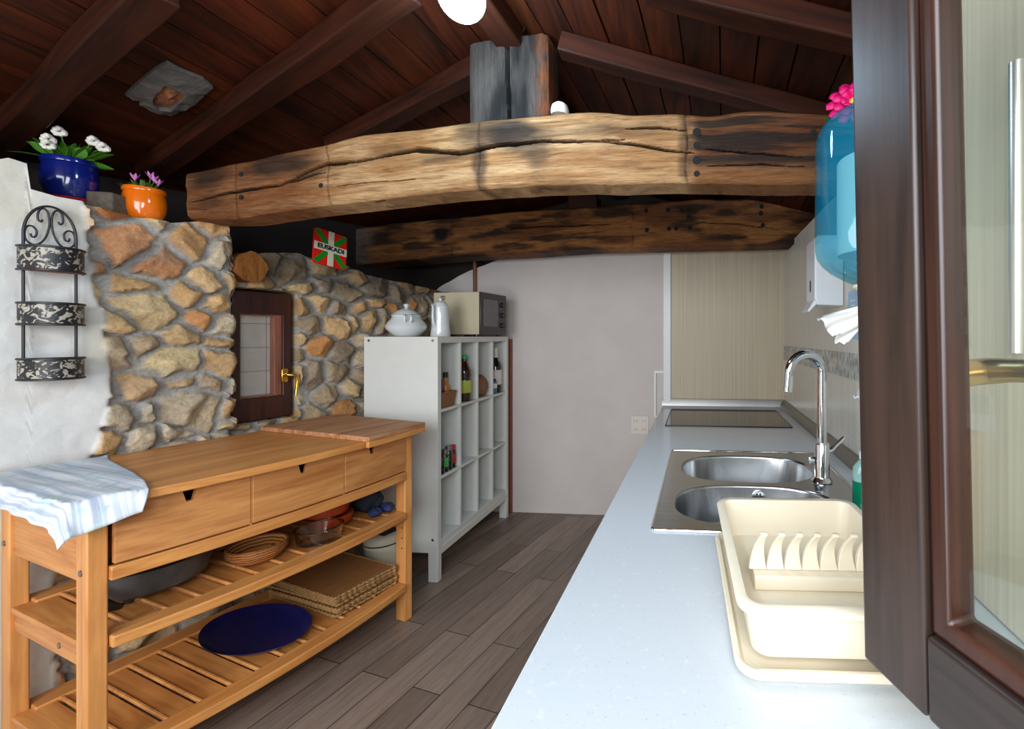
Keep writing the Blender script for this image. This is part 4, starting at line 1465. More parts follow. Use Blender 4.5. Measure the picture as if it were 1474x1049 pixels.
# placemats on the lower shelf
mlab = ['lowest of the stack of woven straw placemats on the lower shelf'] + ['woven straw placemat, %s from the bottom of the stack on the lower shelf' % w_ for w_ in ('second', 'third', 'fourth', 'fifth', 'sixth')] + ['topmost of the stack of woven straw placemats on the lower shelf']
mat0 = None
for i in range(7):
    if mat0 is None:
        mat0 = thing('placemat', mlab[0], 'placemat', T(0.815, 0.265, ZL + 0.002), TZ, 'straw placemats')
        nxm, nym = 20, 26
        P_ = [[(-0.138 + 0.276 * a_ / nxm, -0.225 + 0.45 * b_ / nym, 0.005 + 0.0022 * float(vnoise(a_ * 0.9, b_ * 0.9, 2))) for b_ in range(nym + 1)] for a_ in range(nxm + 1)]
        g = G(); g.box(-0.138, 0.138, -0.225, 0.225, 0.0, 0.0065)
        g.grid([[(p[0], p[1], p[2] + 0.0015) for p in r] for r in P_])
        g.build('mat', M['straw'], mat0)
        g = G()
        per = [(-0.138 + 0.276 * q / 40, -0.226) for q in range(41)] + [(0.139, -0.225 + 0.45 * q / 60) for q in range(61)] + [(0.138 - 0.276 * q / 40, 0.226) for q in range(41)] + [(-0.139, 0.225 - 0.45 * q / 60) for q in range(60)]
        g.tube([(p[0] + 0.002 * sin(i_ * 2.1), p[1] + 0.002 * cos(i_ * 1.7), 0.0052 + 0.001 * sin(i_ * 2.6)) for i_, p in enumerate(per)], [0.0046 + 0.0016 * ((i_ * 7) % 3 == 0) for i_ in range(len(per))], 6, True)
        g.build('braided_edge', M['straw_edge'], mat0)
    else:
        dup(mat0, T(0.815 + random.uniform(-0.006, 0.006), 0.265 + random.uniform(-0.012, 0.012), ZL + 0.002 + 0.0136 * i), TZ + random.uniform(-0.03, 0.03), mlab[i], 'straw placemats')

# blue oval tray
tr = thing('oval_tray', 'large dark blue oval tray lying on the lower shelf of the sideboard', 'tray', T(0.50, 0.235, ZL + 0.002), TZ + radians(2))
g = G(); g.lathe([(0.001, 0.004), (0.80, 0.004), (0.90, 0.012), (1.0, 0.026), (1.0, 0.029), (0.885, 0.017), (0.79, 0.009), (0.001, 0.009)], 72, sx=0.142, sy=0.232, cap0=False, cap1=False)
g.build('tray_body', M['blue_tray'], tr)

# cream bin with dark vented lid beyond the sideboard
bn = thing('cream_bin', 'round cream bin with a dark vented lid on the floor behind the sideboard leg', 'bin', T(1.112, 0.33, 0), TZ)
bn.scale = (0.8, 0.8, 1)
g = G(); g.lathe([(0.095, 0), (0.105, 0.01), (0.118, 0.27), (0.118, 0.285)], 44); g.build('body', M['cream_bin'], bn)
g = G(); g.lathe([(0.1165, 0.2852), (0.1165, 0.292)], 44); g.build('seam', M['black_plastic'], bn)
g = G(); g.lathe([(0.119, 0.2925), (0.121, 0.305), (0.116, 0.322), (0.10, 0.334), (0.02, 0.338)], 44); ld = g.build('lid', M['cream_bin'], bn)
g = G(); g.box(-0.06, 0.06, -0.075, 0.04, 0.3382, 0.342)
for q in range(5): g.box(-0.05 + q * 0.021, -0.036 + q * 0.021, -0.065, 0.03, 0.342, 0.346)
g.build('vent', M['dark_vent'], ld)

# ================================================================== SHELF UNIT
sx_, sy_ = -1.304, 2.45
su = thing('shelf_unit', 'white cube shelf unit of four columns and three rows on legs', 'shelf unit', (sx_, sy_, 0), pi / 2 + RZ)
# local x: along its length (away), local y: towards the stone wall
UL, UD, UT = 0.905, 0.445, 1.398
tk = 0.026
g = G()
for x in (0, UL - 0.034):
    g = G(); g.box(x, x + 0.034, 0, UD, 0.165, UT)
    sp = g.build('side_panel', M['white_lacquer'], su, bevel=0.0015)
    if x == 0:
        for y in (0.03, UD - 0.03):
            g = G(); g.cyl((-0.0015, y, UT - 0.022), (0.004, y, UT - 0.022), 0.0075, 0.0075, 12); g.build('screw', M['aluminium'], sp)
        g = G(); g.cyl((-0.0015, 0.03, 0.24), (0.004, 0.03, 0.24), 0.0075, 0.0075, 12); g.build('screw', M['aluminium'], sp)
    for y in (0.0, UD - 0.055):
        g = G(); g.box(x - 0.001, x + 0.035, y - 0.001, y + 0.056, 0, 0.215)
        g.build('leg', M['white_lacquer'], su, bevel=0.002)
g = G(); g.box(0.0345, UL - 0.0345, 0, UD, UT - 0.036, UT)
g.build('top_panel', M['white_lacquer'], su, bevel=0.0015)
g = G(); g.box(0.0345, UL - 0.0345, UD - 0.012, UD - 0.002, 0.19, UT - 0.037)
g.build('back_panel', M['white_back'], su)
rows = [0.225, 0.592, 0.977]
for i, z in enumerate(rows):
    z0, z1 = (z - 0.016, z)
    if i == 0: z0 = 0.19
    g = G(); g.box(0.0345, UL - 0.0345, 0.004, UD - 0.013, z0, z1)
    g.build('shelf', M['white_lacquer'], su, bevel=0.001)
g = G(); g.box(0.0345, UL - 0.0345, 0.0, 0.02, 0.145, 0.1895); g.build('bottom_rail', M['white_lacquer'], su, bevel=0.002)
cx = [0.034 + (UL - 0.068) * q / 4 for q in range(5)]
zr = rows + [UT - 0.036]
for q in (1, 2, 3):
    for i in range(3):
        g = G(); g.box(cx[q] - 0.008, cx[q] + 0.008, 0.003, UD - 0.013, zr[i] + 0.0002, zr[i + 1] - (0.0165 if i < 2 else 0.0002))
        g.build('divider', M['white_lacquer'], su, bevel=0.001)


def U(x, y, z):
    c_, s_ = cos(pi / 2 + RZ), sin(pi / 2 + RZ)
    return Vector((sx_ + x * c_ - y * s_, sy_ + x * s_ + y * c_, z))


UZ = pi / 2 + RZ

# ---- things in the compartments
Z3 = rows[2] + 0.001; Z2 = rows[1] + 0.001
x_ = (cx[0] + cx[1]) / 2
bk = thing('small_basket', 'brown wicker basket of jars in the nearest top compartment of the shelf unit', 'basket', U(x_ + 0.006, 0.078, Z3), UZ)
g = G()
lo_ = [rrect(0.13 + 0.02 * q, 0.115 + 0.02 * q, 0.02, 4, z=0.085 * q) for q in (0, 0.33, 0.66, 1)]
li_ = [rrect(0.122 + 0.02 * q, 0.107 + 0.02 * q, 0.018, 4, z=0.085 * q + 0.004 * (1 - q)) for q in (1, 0.5, 0)]
g.loft(lo_ + li_); g.build('basket_body', M['wicker_brown'], bk)
g = G(); g.tube([(p[0], p[1], 0.086) for p in rrect(0.147, 0.132, 0.022, 5)], 0.006, 8, True); g.build('rim', M['wicker_brown'], bk)


def bottle(name, label, cat, p, prof_, mat, capm, cap_prof, lab=None, labm=None, seg=24):
    t = thing(name, label, cat, p, UZ)
    g = G(); g.lathe(prof_, seg); g.build('glass_body', mat, t)
    g = G(); g.lathe(cap_prof, seg); g.build('cap', capm, t)
    if lab:
        g = G(); r_, z0, z1 = lab; g.lathe([(r_, z0), (r_ + 0.0008, z0 + 0.001), (r_ + 0.0008, z1 - 0.001), (r_, z1)], seg); g.build('label', labm, t)
    return t


bottle('sauce_bottle', 'small amber sauce bottle with a black cap standing in the wicker basket', 'bottle', U(x_ + 0.04, 0.064, Z3 + 0.006), [(0.022, 0), (0.024, 0.004), (0.024, 0.11), (0.018, 0.13), (0.012, 0.142), (0.012, 0.165)], M['amber'], M['black_plastic'], [(0.014, 0.1652), (0.014, 0.195), (0.012, 0.197)], (0.0243, 0.055, 0.075), M['cream_label'])
o = G().loft([rrect(0.05, 0.034, 0.006, 3, z=q) for q in (0, 0.02, 0.14, 0.155)]).build('foil_packet', M['purple_foil'], loc=U(x_ - 0.008, 0.066, Z3 + 0.006), rotz=UZ)
tag(o, 'red and purple packet standing beside the amber bottle in the wicker basket', 'packet')
x_ = (cx[1] + cx[2]) / 2
bottle('juice_bottle', 'tall dark red bottle with a green cap and pale label in the second top compartment', 'bottle', U(x_ + 0.022, 0.052, Z3), [(0.040, 0), (0.043, 0.006), (0.043, 0.13), (0.038, 0.15), (0.043, 0.175), (0.041, 0.20), (0.026, 0.235), (0.016, 0.262), (0.016, 0.275)], M['brown_glass'], M['green_cap'], [(0.019, 0.2752), (0.019, 0.297), (0.017, 0.299)], (0.0434, 0.055, 0.135), M['lime_label'])
x_ = (cx[2] + cx[3]) / 2
o = G().loft(lump(0.07, 0.06, 0.075, 21, amp=0.3)).build('onion_bag', M['paper_bag'], loc=U(x_ + 0.022, 0.068, Z3), rotz=UZ)
tag(o, 'brown rounded bag in the third top compartment of the shelf unit', 'bag')
x_ = (cx[3] + cx[4]) / 2
bottle('wine_bottle', 'tall dark bottle with a pale neck band in the farthest top compartment', 'bottle', U(x_ + 0.04, 0.054, Z3), [(0.040, 0), (0.044, 0.006), (0.044, 0.19), (0.036, 0.22), (0.018, 0.25), (0.016, 0.31)], M['dark_glass'], M['cream_label'], [(0.018, 0.262), (0.0182, 0.335), (0.016, 0.337)], (0.0444, 0.06, 0.17), M['socket_white'])
bottle('spray_can', 'short jar with a blue and white label in front of the tall dark bottle', 'jar', U(x_ - 0.035, 0.034, Z3), [(0.024, 0), (0.025, 0.003), (0.025, 0.085), (0.02, 0.09)], M['label_blue'], M['black_plastic'], [(0.019, 0.0902), (0.019, 0.105), (0.017, 0.106)], (0.0254, 0.04, 0.075), M['cream_label'])
x_ = cx[0] + 0.03
for i, (dx_, dy_, hgt2, bm_, cm_, lab_) in enumerate(((0.015, 0.030, 0.12, 'dark_glass', 'black_plastic', 'spice jar with a black lid, leftmost of the jars in the middle compartment'),
                                                    (0.057, 0.032, 0.12, 'green_cap', 'aluminium', 'spice jar with a bright green label in the middle row of the shelf unit'),
                                                    (0.099, 0.034, 0.13, 'dark_glass', 'aluminium', 'spice jar with a grey lid between the green and the red ones'),
                                                    (0.141, 0.036, 0.125, 'red_label', 'red_cap', 'spice jar with a bright red lid in the middle row of the shelf unit'))):
    bottle('spice_jar', lab_, 'jar', U(x_ + dx_, dy_, Z2), [(0.019, 0), (0.02, 0.003), (0.02, hgt2 - 0.02), (0.017, hgt2 - 0.015)], M['dark_glass'], M[cm_], [(0.0185, hgt2 - 0.0148), (0.0185, hgt2 + 0.012), (0.017, hgt2 + 0.013)], (0.0204, 0.03, 0.085), M[bm_])['group'] = 'spice jars'

# ---- on top of the shelf unit
ZS = UT + 0.001
tu = at(585, 482, 2.63)
te = thing('soup_tureen', 'white lidded porcelain soup tureen with side handles on the shelf unit', 'tureen', (tu.x, tu.y, ZS), radians(20))
g = G(); g.lathe([(0.066, 0), (0.075, 0.004), (0.095, 0.018), (0.124, 0.045), (0.130, 0.062), (0.118, 0.085), (0.095, 0.108), (0.089, 0.122), (0.094, 0.132), (0.090, 0.135)], 48); g.build('bowl', M['porcelain'], te)
g = G(); g.lathe([(0.086, 0.1355), (0.080, 0.142), (0.062, 0.158), (0.034, 0.170), (0.014, 0.175), (0.010, 0.182), (0.017, 0.194), (0.018, 0.200), (0.010, 0.205)], 48); g.build('lid', M['porcelain'], te)
for s_ in (-1, 1):
    g = G(); g.tube([(s_ * 0.088, -0.012, 0.128), (s_ * 0.112, -0.02, 0.128), (s_ * 0.128, -0.02, 0.122), (s_ * 0.130, -0.02, 0.105), (s_ * 0.122, -0.016, 0.086)], 0.007, 10)
    g.tube([(s_ * 0.088, 0.012, 0.128), (s_ * 0.112, 0.02, 0.128), (s_ * 0.128, 0.02, 0.122), (s_ * 0.130, 0.02, 0.105), (s_ * 0.122, 0.016, 0.086)], 0.007, 10)
    g.build('handle', M['porcelain'], te)
te.rotation_euler.z = radians(-55); te.scale = (0.86, 0.86, 0.98)
pi_ = at(634, 482, 2.74)
pj = thing('coffee_pot', 'tall white porcelain coffee pot beside the tureen on the shelf unit', 'pot', (pi_.x, pi_.y, ZS), radians(200))
g = G(); g.lathe([(0.066, 0), (0.068, 0.006), (0.062, 0.05), (0.055, 0.12), (0.050, 0.185), (0.054, 0.195), (0.052, 0.198)], 40); g.build('pot_body', M['porcelain'], pj)
g = G(); g.lathe([(0.051, 0.1985), (0.046, 0.212), (0.03, 0.226), (0.012, 0.231), (0.009, 0.238), (0.011, 0.246), (0.004, 0.25)], 40); g.build('lid', M['porcelain'], pj)
g = G(); g.tube([(0.05, 0, 0.06), (0.075, 0, 0.09), (0.08, 0, 0.14), (0.078, 0, 0.19), (0.088, 0, 0.2)], [0.014, 0.012, 0.009, 0.008, 0.008], 10); g.build('spout', M['porcelain'], pj)
g = G(); g.tube([(-0.048, 0, 0.18), (-0.085, 0, 0.178), (-0.095, 0, 0.14), (-0.085, 0, 0.08), (-0.058, 0, 0.05)], 0.007, 10); g.build('handle', M['porcelain'], pj)
pj.rotation_euler.z = radians(-100); pj.scale = (0.86, 0.86, 0.98)
mcorner = at(692, 482, 2.93)
mw_ = thing('microwave_oven', 'cream microwave oven with dark door on top of the white shelf unit', 'microwave', (mcorner.x, mcorner.y, ZS), pi / 2 - radians(10))
# local x along its front (away), local y towards the stone wall
MWW, MWD, MWH = 0.32, 0.36, 0.305
g = G(); g.box(0, MWW, 0.014, MWD, 0.014, MWH); g.build('casing', M['oven_cream'], mw_, bevel=0.004)
g = G(); g.box(0, MWW, 0, 0.0138, 0.014, MWH); dr_ = g.build('front_panel', M['oven_dark'], mw_, bevel=0.003)
g = G(); g.box(0.03, 0.205, -0.004, -0.0002, 0.07, MWH - 0.045); g.build('door_glass', M['oven_glass'], dr_, bevel=0.002)
for i in range(3):
    g = G(); g.cyl((0.265, -0.014, 0.08 + i * 0.075), (0.265, -0.0003, 0.08 + i * 0.075), 0.017, 0.019, 18); g.build('knob', M['black_plastic'], dr_)
for x in (0.03, MWW - 0.03):
    for y in (0.05, MWD - 0.05):
        g = G(); g.cyl((x, y, 0), (x, y, 0.0139), 0.014, 0.014, 12); g.build('foot', M['black_plastic'], mw_)
g = G()
for i in range(3): g.box(-0.0015, 0.002, MWD - 0.09, MWD - 0.055, MWH - 0.03 - 0.012 * i, MWH - 0.024 - 0.012 * i)
g.build('vent_slots', M['dark_vent'], mw_)

# brown pipe up the back wall and the lath behind the shelf unit
a_, z0 = back_hit(687, 420); a2, z1 = back_hit(685, 372)
g = G(); g.cyl(W(a_, BB - 0.02, 1.0), W(a2, BB - 0.02, z1 + 0.05), 0.014, 0.014, 14)
tag(g.build('pipe', M['pipe_brown']), 'thin brown pipe rising up the white back wall behind the microwave', 'pipe')
a_, z1 = back_hit(736, 488)
g = G(); g.box(a_ - 0.012, a_ + 0.012, BB - 0.032, BB - 0.002, 0.0, z1)
tag(g.build('wooden_lath', M['pipe_brown'], rotz=RZ, bevel=0.002), 'narrow brown lath standing between shelf unit and back wall', 'lath')

# ================================================================== ON THE STONE WALL
# flag tile
fs0, fz0 = hitT(470, 359, WY - 0.075)
fl = thing('flag_plaque', 'red, white and green flag plaque leaning on the stone wall', 'plaque', T(fs0, WY - 0.11, fz0), TZ)
fl.rotation_euler = (radians(-9), radians(8), TZ)
fw, fh = 0.082, 0.098
g = G(); g.prism([(p[0], p[1]) for p in rrect(2 * fw, 2 * fh, 0.012, 4)], 'y', 0, 0.012); g.build('plate', M['flag_red'], fl)
g = G()
for sgn in (-1, 1):
    d_ = Vector((fw, sgn * fh)); nn_ = Vector((-d_.y, d_.x)).normalized() * 0.013
    k_ = 0.90
    cxx = [(-d_.x * k_ + nn_.x, -d_.y * k_ + nn_.y), (d_.x * k_ + nn_.x, d_.y * k_ + nn_.y), (d_.x * k_ - nn_.x, d_.y * k_ - nn_.y), (-d_.x * k_ - nn_.x, -d_.y * k_ - nn_.y)]
    g.prism(cxx, 'y', -0.001 - 0.0003 * sgn, 0.001)
g.build('green_saltire', M['flag_green'], fl)
g = G(); g.box(-0.014, 0.014, -0.0025, 0.001, -fh, fh); g.box(-fw, fw, -0.0026, 0.001, -0.021, 0.021); g.build('white_cross', M['flag_white'], fl)
tc_ = bpy.data.curves.new('lettering', 'FONT'); tc_.body = 'EUSKADI'; tc_.size = 0.034; tc_.align_x = 'CENTER'; tc_.align_y = 'CENTER'; tc_.extrude = 0.0006; tc_.offset = 0.0012
to = bpy.data.objects.new('lettering_tmp', tc_); COL.objects.link(to)
bpy.context.view_layer.update()
tm_ = bpy.data.meshes.new_from_object(to.evaluated_get(bpy.context.evaluated_depsgraph_get()))
bpy.data.objects.remove(to)
tm_.materials.clear(); tm_.materials.append(M['black_ink'])
lt = bpy.data.objects.new('lettering', tm_); COL.objects.link(lt); lt.parent = fl
lt.location = (0, -0.0034, 0); lt.rotation_euler = (pi / 2, 0, 0)

# log stub poking out of the wall above the window
ls, lz = hitT(358, 385, WY - 0.05)
lg_ = thing('log_stub', 'brown wooden log stub jutting from the stone wall above the small window', 'log', T(ls, WY + 0.05, lz), TZ)
g = G()
loops = []
for q in range(7):
    y = 0.0 - 0.14 * q / 6
    loops.append([(0.052 * cos(b_ * pi / 10) * (1 + 0.2 * float(vnoise(b_ * 0.9, q * 0.3, 3))), y + 0.012 * sin(b_ * 0.8), 0.066 * sin(b_ * pi / 10) * (1 + 0.2 * float(vnoise(b_ * 0.7, q * 0.3, 4)))) for b_ in range(20)])
g.loft(loops); g.build('stub', M['log'], lg_)

# pots on the ledge
def place(px, py, Y):
    return at(px, py, Y)


def flower_leaf(g, base, d, L, w, droop=0.4, n=8, roll=0.0):
    d = Vector(d).normalized()
    side = d.cross(Vector((0, 0, 1)))
    side = side.normalized() if side.length > 1e-4 else Vector((1, 0, 0))
    side = Matrix.Rotation(roll, 3, d) @ side
    rows_ = []
    for i in range(n + 1):
        t = i / n
        p = Vector(base) + d * (L * t) + Vector((0, 0, -droop * L * t * t))
        ww_ = w * (sin(pi * min(1, t * 0.92 + 0.06)) ** 0.8) * (0.25 + 0.75 * min(1, t * 2.2))
        up_ = side.cross(d).normalized()
        rows_.append([p - side * ww_, p + up_ * (-0.25 * ww_), p + side * ww_])
    g.grid(rows_)
    g.grid([[q - Vector((0, 0, 0.0008)) for q in r] for r in rows_])


def pot_on(name, label, s, depth, dia, hgt_, mat, saucer, sauc_label=None, z=None):
    p = T(s, WY + depth, z)
    t = thing(name, label, 'plant pot', p, TZ)
    R = dia / 2
    g = G(); g.lathe([(R * 0.66, 0), (R * 0.78, hgt_ * 0.03), (R * 0.96, hgt_ * 0.30), (R * 1.0, hgt_ * 0.52), (R * 0.96, hgt_ * 0.74), (R * 0.90, hgt_ * 0.85), (R * 0.97, hgt_ * 0.88), (R * 0.99, hgt_ * 0.95), (R * 0.95, hgt_), (R * 0.86, hgt_ * 0.98), (R * 0.86, hgt_ * 0.9)], 48)
    g.build('pot_body', mat, t)
    g = G(); g.lathe([(R * 0.85, hgt_ * 0.885), (R * 0.5, hgt_ * 0.925), (0.002, hgt_ * 0.935)], 30, cap0=False); g.build('soil', M['soil'], t)
    return t, R


zb_s = 0
bs, _ = hitT(101, 260, WY + 0.10)
bz = on_plane(101, 287, T(bs, WY + 0.10), (-UY, UX, 0)).z
blue, R = pot_on('flower_pot', 'glossy dark blue pot of white flowers on the wall ledge above the wire rack', bs, 0.10, 0.142, 0.150, M['blue_glaze'], None, z=bz)
# saucer as part below
g = G(); g.lathe([(R * 0.8, -0.022), (R * 0.95, -0.006), (R * 0.98, -0.0005), (R * 0.6, -0.0005)], 40); g.build('saucer', M['red_saucer'], blue)
plinth_z = bz - 0.022
g = G()
random.seed(4)
zt_ = 0.140
for i in range(40):
    a_ = random.uniform(0, 2 * pi); el = random.uniform(0.15, 1.45) if i < 14 else random.uniform(0.85, 1.5)
    L_ = random.uniform(0.07, 0.11) if el < 0.85 else random.uniform(0.085, 0.13)
    r0 = random.uniform(0, 0.035)
    flower_leaf(g, (r0 * cos(a_), r0 * sin(a_), zt_), (cos(a_) * cos(el), sin(a_) * cos(el), sin(el)), L_, random.uniform(0.013, 0.02), 0.3, 8, random.uniform(-0.9, 0.9))
g.build('leaves', M['leaf'], blue, angle=180)
for (dx_, dy_, dz_, rr) in ((-0.065, -0.06, 0.055, 0.017), (-0.03, -0.02, 0.105, 0.017), (0.048, -0.03, 0.100, 0.018), (0.066, -0.05, 0.08, 0.017), (-0.07, -0.075, 0.03, 0.015)):
    g = G()
    for kk in range(9):
        a_ = 2 * pi * kk / 9
        g.sphere((dx_ + 0.011 * cos(a_), dy_ + 0.008 * sin(a_ * 2), zt_ + dz_ + 0.011 * sin(a_)), rr * 0.52, 8, 6)
    fl_ = g.build('flower_head', M['petal_white'], blue)
    g = G(); g.tube([(dx_ * 0.2, dy_ * 0.2, zt_), (dx_ * 0.6, dy_ * 0.7, zt_ + dz_ * 0.6), (dx_, dy_, zt_ + dz_)], 0.0018, 6); g.build('stalk', M['leaf'], fl_)

os_, _ = hitT(208, 290, WY + 0.03)
oz = on_plane(208, 318, T(os_, WY + 0.03), (-UY, UX, 0)).z
orange, R = pot_on('flower_pot', 'glossy orange pot of spiky grass with pink flowers on the wall ledge', os_, 0.03, 0.126, 0.132, M['orange_glaze'], None, z=oz)
g = G(); g.lathe([(R * 0.62, -0.02), (R * 0.72, -0.004), (R * 0.74, -0.0005), (R * 0.5, -0.0005)], 40); g.build('saucer', M['dark_orange'], orange)
g = G()
zt_ = 0.117
for i in range(70):
    a_ = random.uniform(0, 2 * pi); el = random.uniform(0.5, 1.5)
    r0 = random.uniform(0, 0.038)
    flower_leaf(g, (r0 * cos(a_), r0 * sin(a_), zt_), (cos(a_) * cos(el), sin(a_) * cos(el), sin(el)), random.uniform(0.035, 0.07), 0.0028, 0.25, 5)
g.build('grass_blades', M['grass'], orange, angle=180)
for (dx_, dy_, dz_) in ((-0.034, -0.02, 0.05), (0.02, -0.02, 0.062), (0.03, -0.025, 0.048), (0.014, -0.01, 0.075)):
    g = G()
    for kk in range(6):
        a_ = 2 * pi * kk / 6 + dx_ * 50
        flower_leaf(g, (dx_, dy_, zt_ + dz_ - 0.014), (cos(a_) * 0.5, sin(a_) * 0.5, 1), 0.036, 0.0045, 0.1, 5)
    fl_ = g.build('flower_head', M['petal_pink'], orange, angle=180)
    g = G(); g.tube([(dx_ * 0.4, dy_ * 0.4, zt_), (dx_, dy_, zt_ + dz_ - 0.012)], 0.0018, 6); g.build('stalk', M['grass'], fl_)

cs, _ = hitT(157, 290, WY + 0.02)
cz = on_plane(157, 306, T(cs, WY + 0.0), (-UY, UX, 0)).z
cbk = G().box(-0.036, 0.036, -0.04, 0.04, 0, 0.078).build('concrete_block', M['concrete'], loc=T(cs, WY + 0.03, cz), rotz=TZ + radians(35), bevel=0.006)
tag(cbk, 'small rough concrete block on the ledge between the blue and orange pots', 'block')
# ---- wrought iron wall rack with three half-round baskets
RYL = WY - 0.105
rs0, rz0 = hitT(24, 545, RYL); rs1, _ = hitT(119, 545, RYL)
_, rtop = hitT(72, 297, RYL)
rk = thing('wall_rack', 'black wrought iron rack of three half-round baskets on the white wall', 'wall rack', T((rs0 + rs1) / 2, RYL, 0), TZ)
hw_ = (rs1 - rs0) / 2
rod = hw_ * 0.80
_, zspring = hitT(72, 340, RYL)
rad = rtop - zspring
for s_ in (-1, 1):
    g = G(); g.tube([(s_ * rod, 0.004, rz0), (s_ * rod, 0.004, zspring)], 0.0038, 8); g.build('rod', M['black_metal'], rk)
g = G(); g.tube([(rod * cos(pi * q / 28), 0.004, zspring + rad * sin(pi * q / 28)) for q in range(29)], 0.0038, 8); g.build('arch', M['black_metal'], rk)


def spiral(cx, cz, r0, r1, a0, a1, n=26):
    return [(cx + (r0 + (r1 - r0) * q / n) * cos(a0 + (a1 - a0) * q / n), 0.004, cz + (r0 + (r1 - r0) * q / n) * sin(a0 + (a1 - a0) * q / n)) for q in range(n + 1)]


_, zmid = hitT(72, 330, RYL)
for s_ in (-1, 1):
    up_s = spiral(s_ * rod * 0.30, zspring + rad * 0.60, rad * 0.10, rad * 0.30, pi / 2 - s_ * pi * 1.1, pi / 2 - s_ * (-pi * 0.5) if False else pi / 2 + s_ * pi * 0.15)
    zz_ = zspring
    # S scroll: small curl near the crown, sweeping down the middle and out to a big curl by the rod
    A_ = [(s_ * x * rod, 0.004, zspring + z * rad) for x, z in ((0.42, 0.62), (0.40, 0.50), (0.30, 0.48), (0.22, 0.56), (0.22, 0.70), (0.30, 0.82), (0.40, 0.84))]
    B_ = [(s_ * x * rod, 0.004, zspring + z * rad) for x, z in ((0.30, 0.53), (0.36, 0.45), (0.46, 0.50), (0.48, 0.66), (0.40, 0.84), (0.24, 0.90), (0.10, 0.78), (0.04, 0.50), (0.08, 0.20), (0.22, -0.10), (0.45, -0.30), (0.72, -0.32), (0.92, -0.18), (0.96, 0.05), (0.86, 0.24), (0.66, 0.26), (0.52, 0.12), (0.56, -0.06), (0.70, -0.08), (0.74, 0.02))]
    # smooth by Catmull-Rom
    def cr(P_, n=6):
        P_ = [Vector(p) for p in P_]; out = []
        for i in range(len(P_) - 1):
            p0_, p1_, p2_, p3_ = P_[max(0, i - 1)], P_[i], P_[i + 1], P_[min(len(P_) - 1, i + 2)]
            for q in range(n):
                t = q / n
                out.append(0.5 * ((2 * p1_) + (p2_ - p0_) * t + (2 * p0_ - 5 * p1_ + 4 * p2_ - p3_) * t * t + (3 * p1_ - p0_ - 3 * p2_ + p3_) * t ** 3))
        return out + [P_[-1]]
    g = G(); g.tube(cr(B_), 0.0028, 8); g.build('scroll', M['black_metal'], rk)
for (yt, yb) in ((357, 390), (437, 467), (516, 545)):
    _, zt_ = hitT(72, yt, RYL - 0.03); _, zb_ = hitT(72, yb, RYL - 0.03)
    dp_ = 0.085
    arc = [(hw_ * cos(pi * q / 30), -dp_ * sin(pi * q / 30)) for q in range(31)]
    g = G()
    g.loft([[(x, y, zb_ + 0.004) for x, y in arc] + [(x * 0.985, y * 0.985 + 0.0, zb_ + 0.004) for x, y in arc[::-1]],
            [(x, y, zt_ - 0.004) for x, y in arc] + [(x * 0.985, y * 0.985, zt_ - 0.004) for x, y in arc[::-1]]])
    bs_ = g.build('basket_band', M['pierced'], rk, angle=60)
    for z in (zt_, zb_):
        g = G(); g.tube([(x, y, z) for x, y in arc], 0.0042, 6); g.build('hoop', M['black_metal'], bs_)
    g = G(); g.tube([(-hw_, 0, zt_), (hw_, 0, zt_)], 0.003, 6); g.build('back_bar', M['black_metal'], bs_)
    g = G(); g.loft([[(x * 0.98, y * 0.98, zb_ - 0.002) for x, y in arc], [(x * 0.98, y * 0.98, zb_ + 0.002) for x, y in arc]]); g.build('basket_floor', M['rust'], bs_)

# ================================================================== WORKTOP SIDE
CZ = 0.868
ct_ = G()
s_a0, s_a1, s_b0, s_b1 = -0.132, 0.525, 1.17, 1.99
ct_.slab([-0.284, s_a0 + 0.02, s_a1 - 0.02, WA], [-0.1, s_b0 + 0.02, s_b1 - 0.02, BB], {(1, 1)}, CZ - 0.032, CZ)
o = ct_.build('worktop', M['worktop'], rotz=RZ, bevel=0.003)
tag(o, 'long white speckled kitchen worktop along the tiled right wall', 'worktop')
# base units carrying it
def base_unit(name, b0, b1, label):
    t = thing(name, label, 'cabinet', W(0, 0, 0), RZ)
    g = G(); g.box(-0.235, WA, b0 + 0.002, b1 - 0.002, 0.10, 0.60)
    g.box(-0.235, -0.2, b0 + 0.002, b1 - 0.002, 0.60, CZ - 0.0325); g.box(WA - 0.04, WA, b0 + 0.002, b1 - 0.002, 0.60, CZ - 0.0325)
    g.box(-0.19, WA - 0.01, b0 + 0.003, b1 - 0.003, 0.0, 0.0995)
    g.build('carcass', M['white_lacquer'], t)
    g = G(); g.box(-0.256, -0.2355, b0 + 0.004, b1 - 0.004, 0.105, CZ - 0.04); d = g.build('door', M['cupboard'], t, bevel=0.002)
    g = G(); g.box(-0.2555 - 0.028, -0.2565 - 0.018, (b0 + b1) / 2 - 0.06, (b0 + b1) / 2 + 0.06, 0.74, 0.752)
    g.box(-0.275, -0.2562, (b0 + b1) / 2 - 0.055, (b0 + b1) / 2 - 0.045, 0.742, 0.75); g.box(-0.275, -0.2562, (b0 + b1) / 2 + 0.045, (b0 + b1) / 2 + 0.055, 0.742, 0.75)
    g.build('handle', M['aluminium'], d)
base_unit('base_cabinet', -0.05, 1.08, 'base cabinet below the worktop under the dish rack')
base_unit('base_cabinet', 1.08, 2.1, 'base cabinet below the worktop under the sink')
base_unit('base_cabinet', 2.1, BB - 0.03, 'base cabinet below the worktop under the hob')

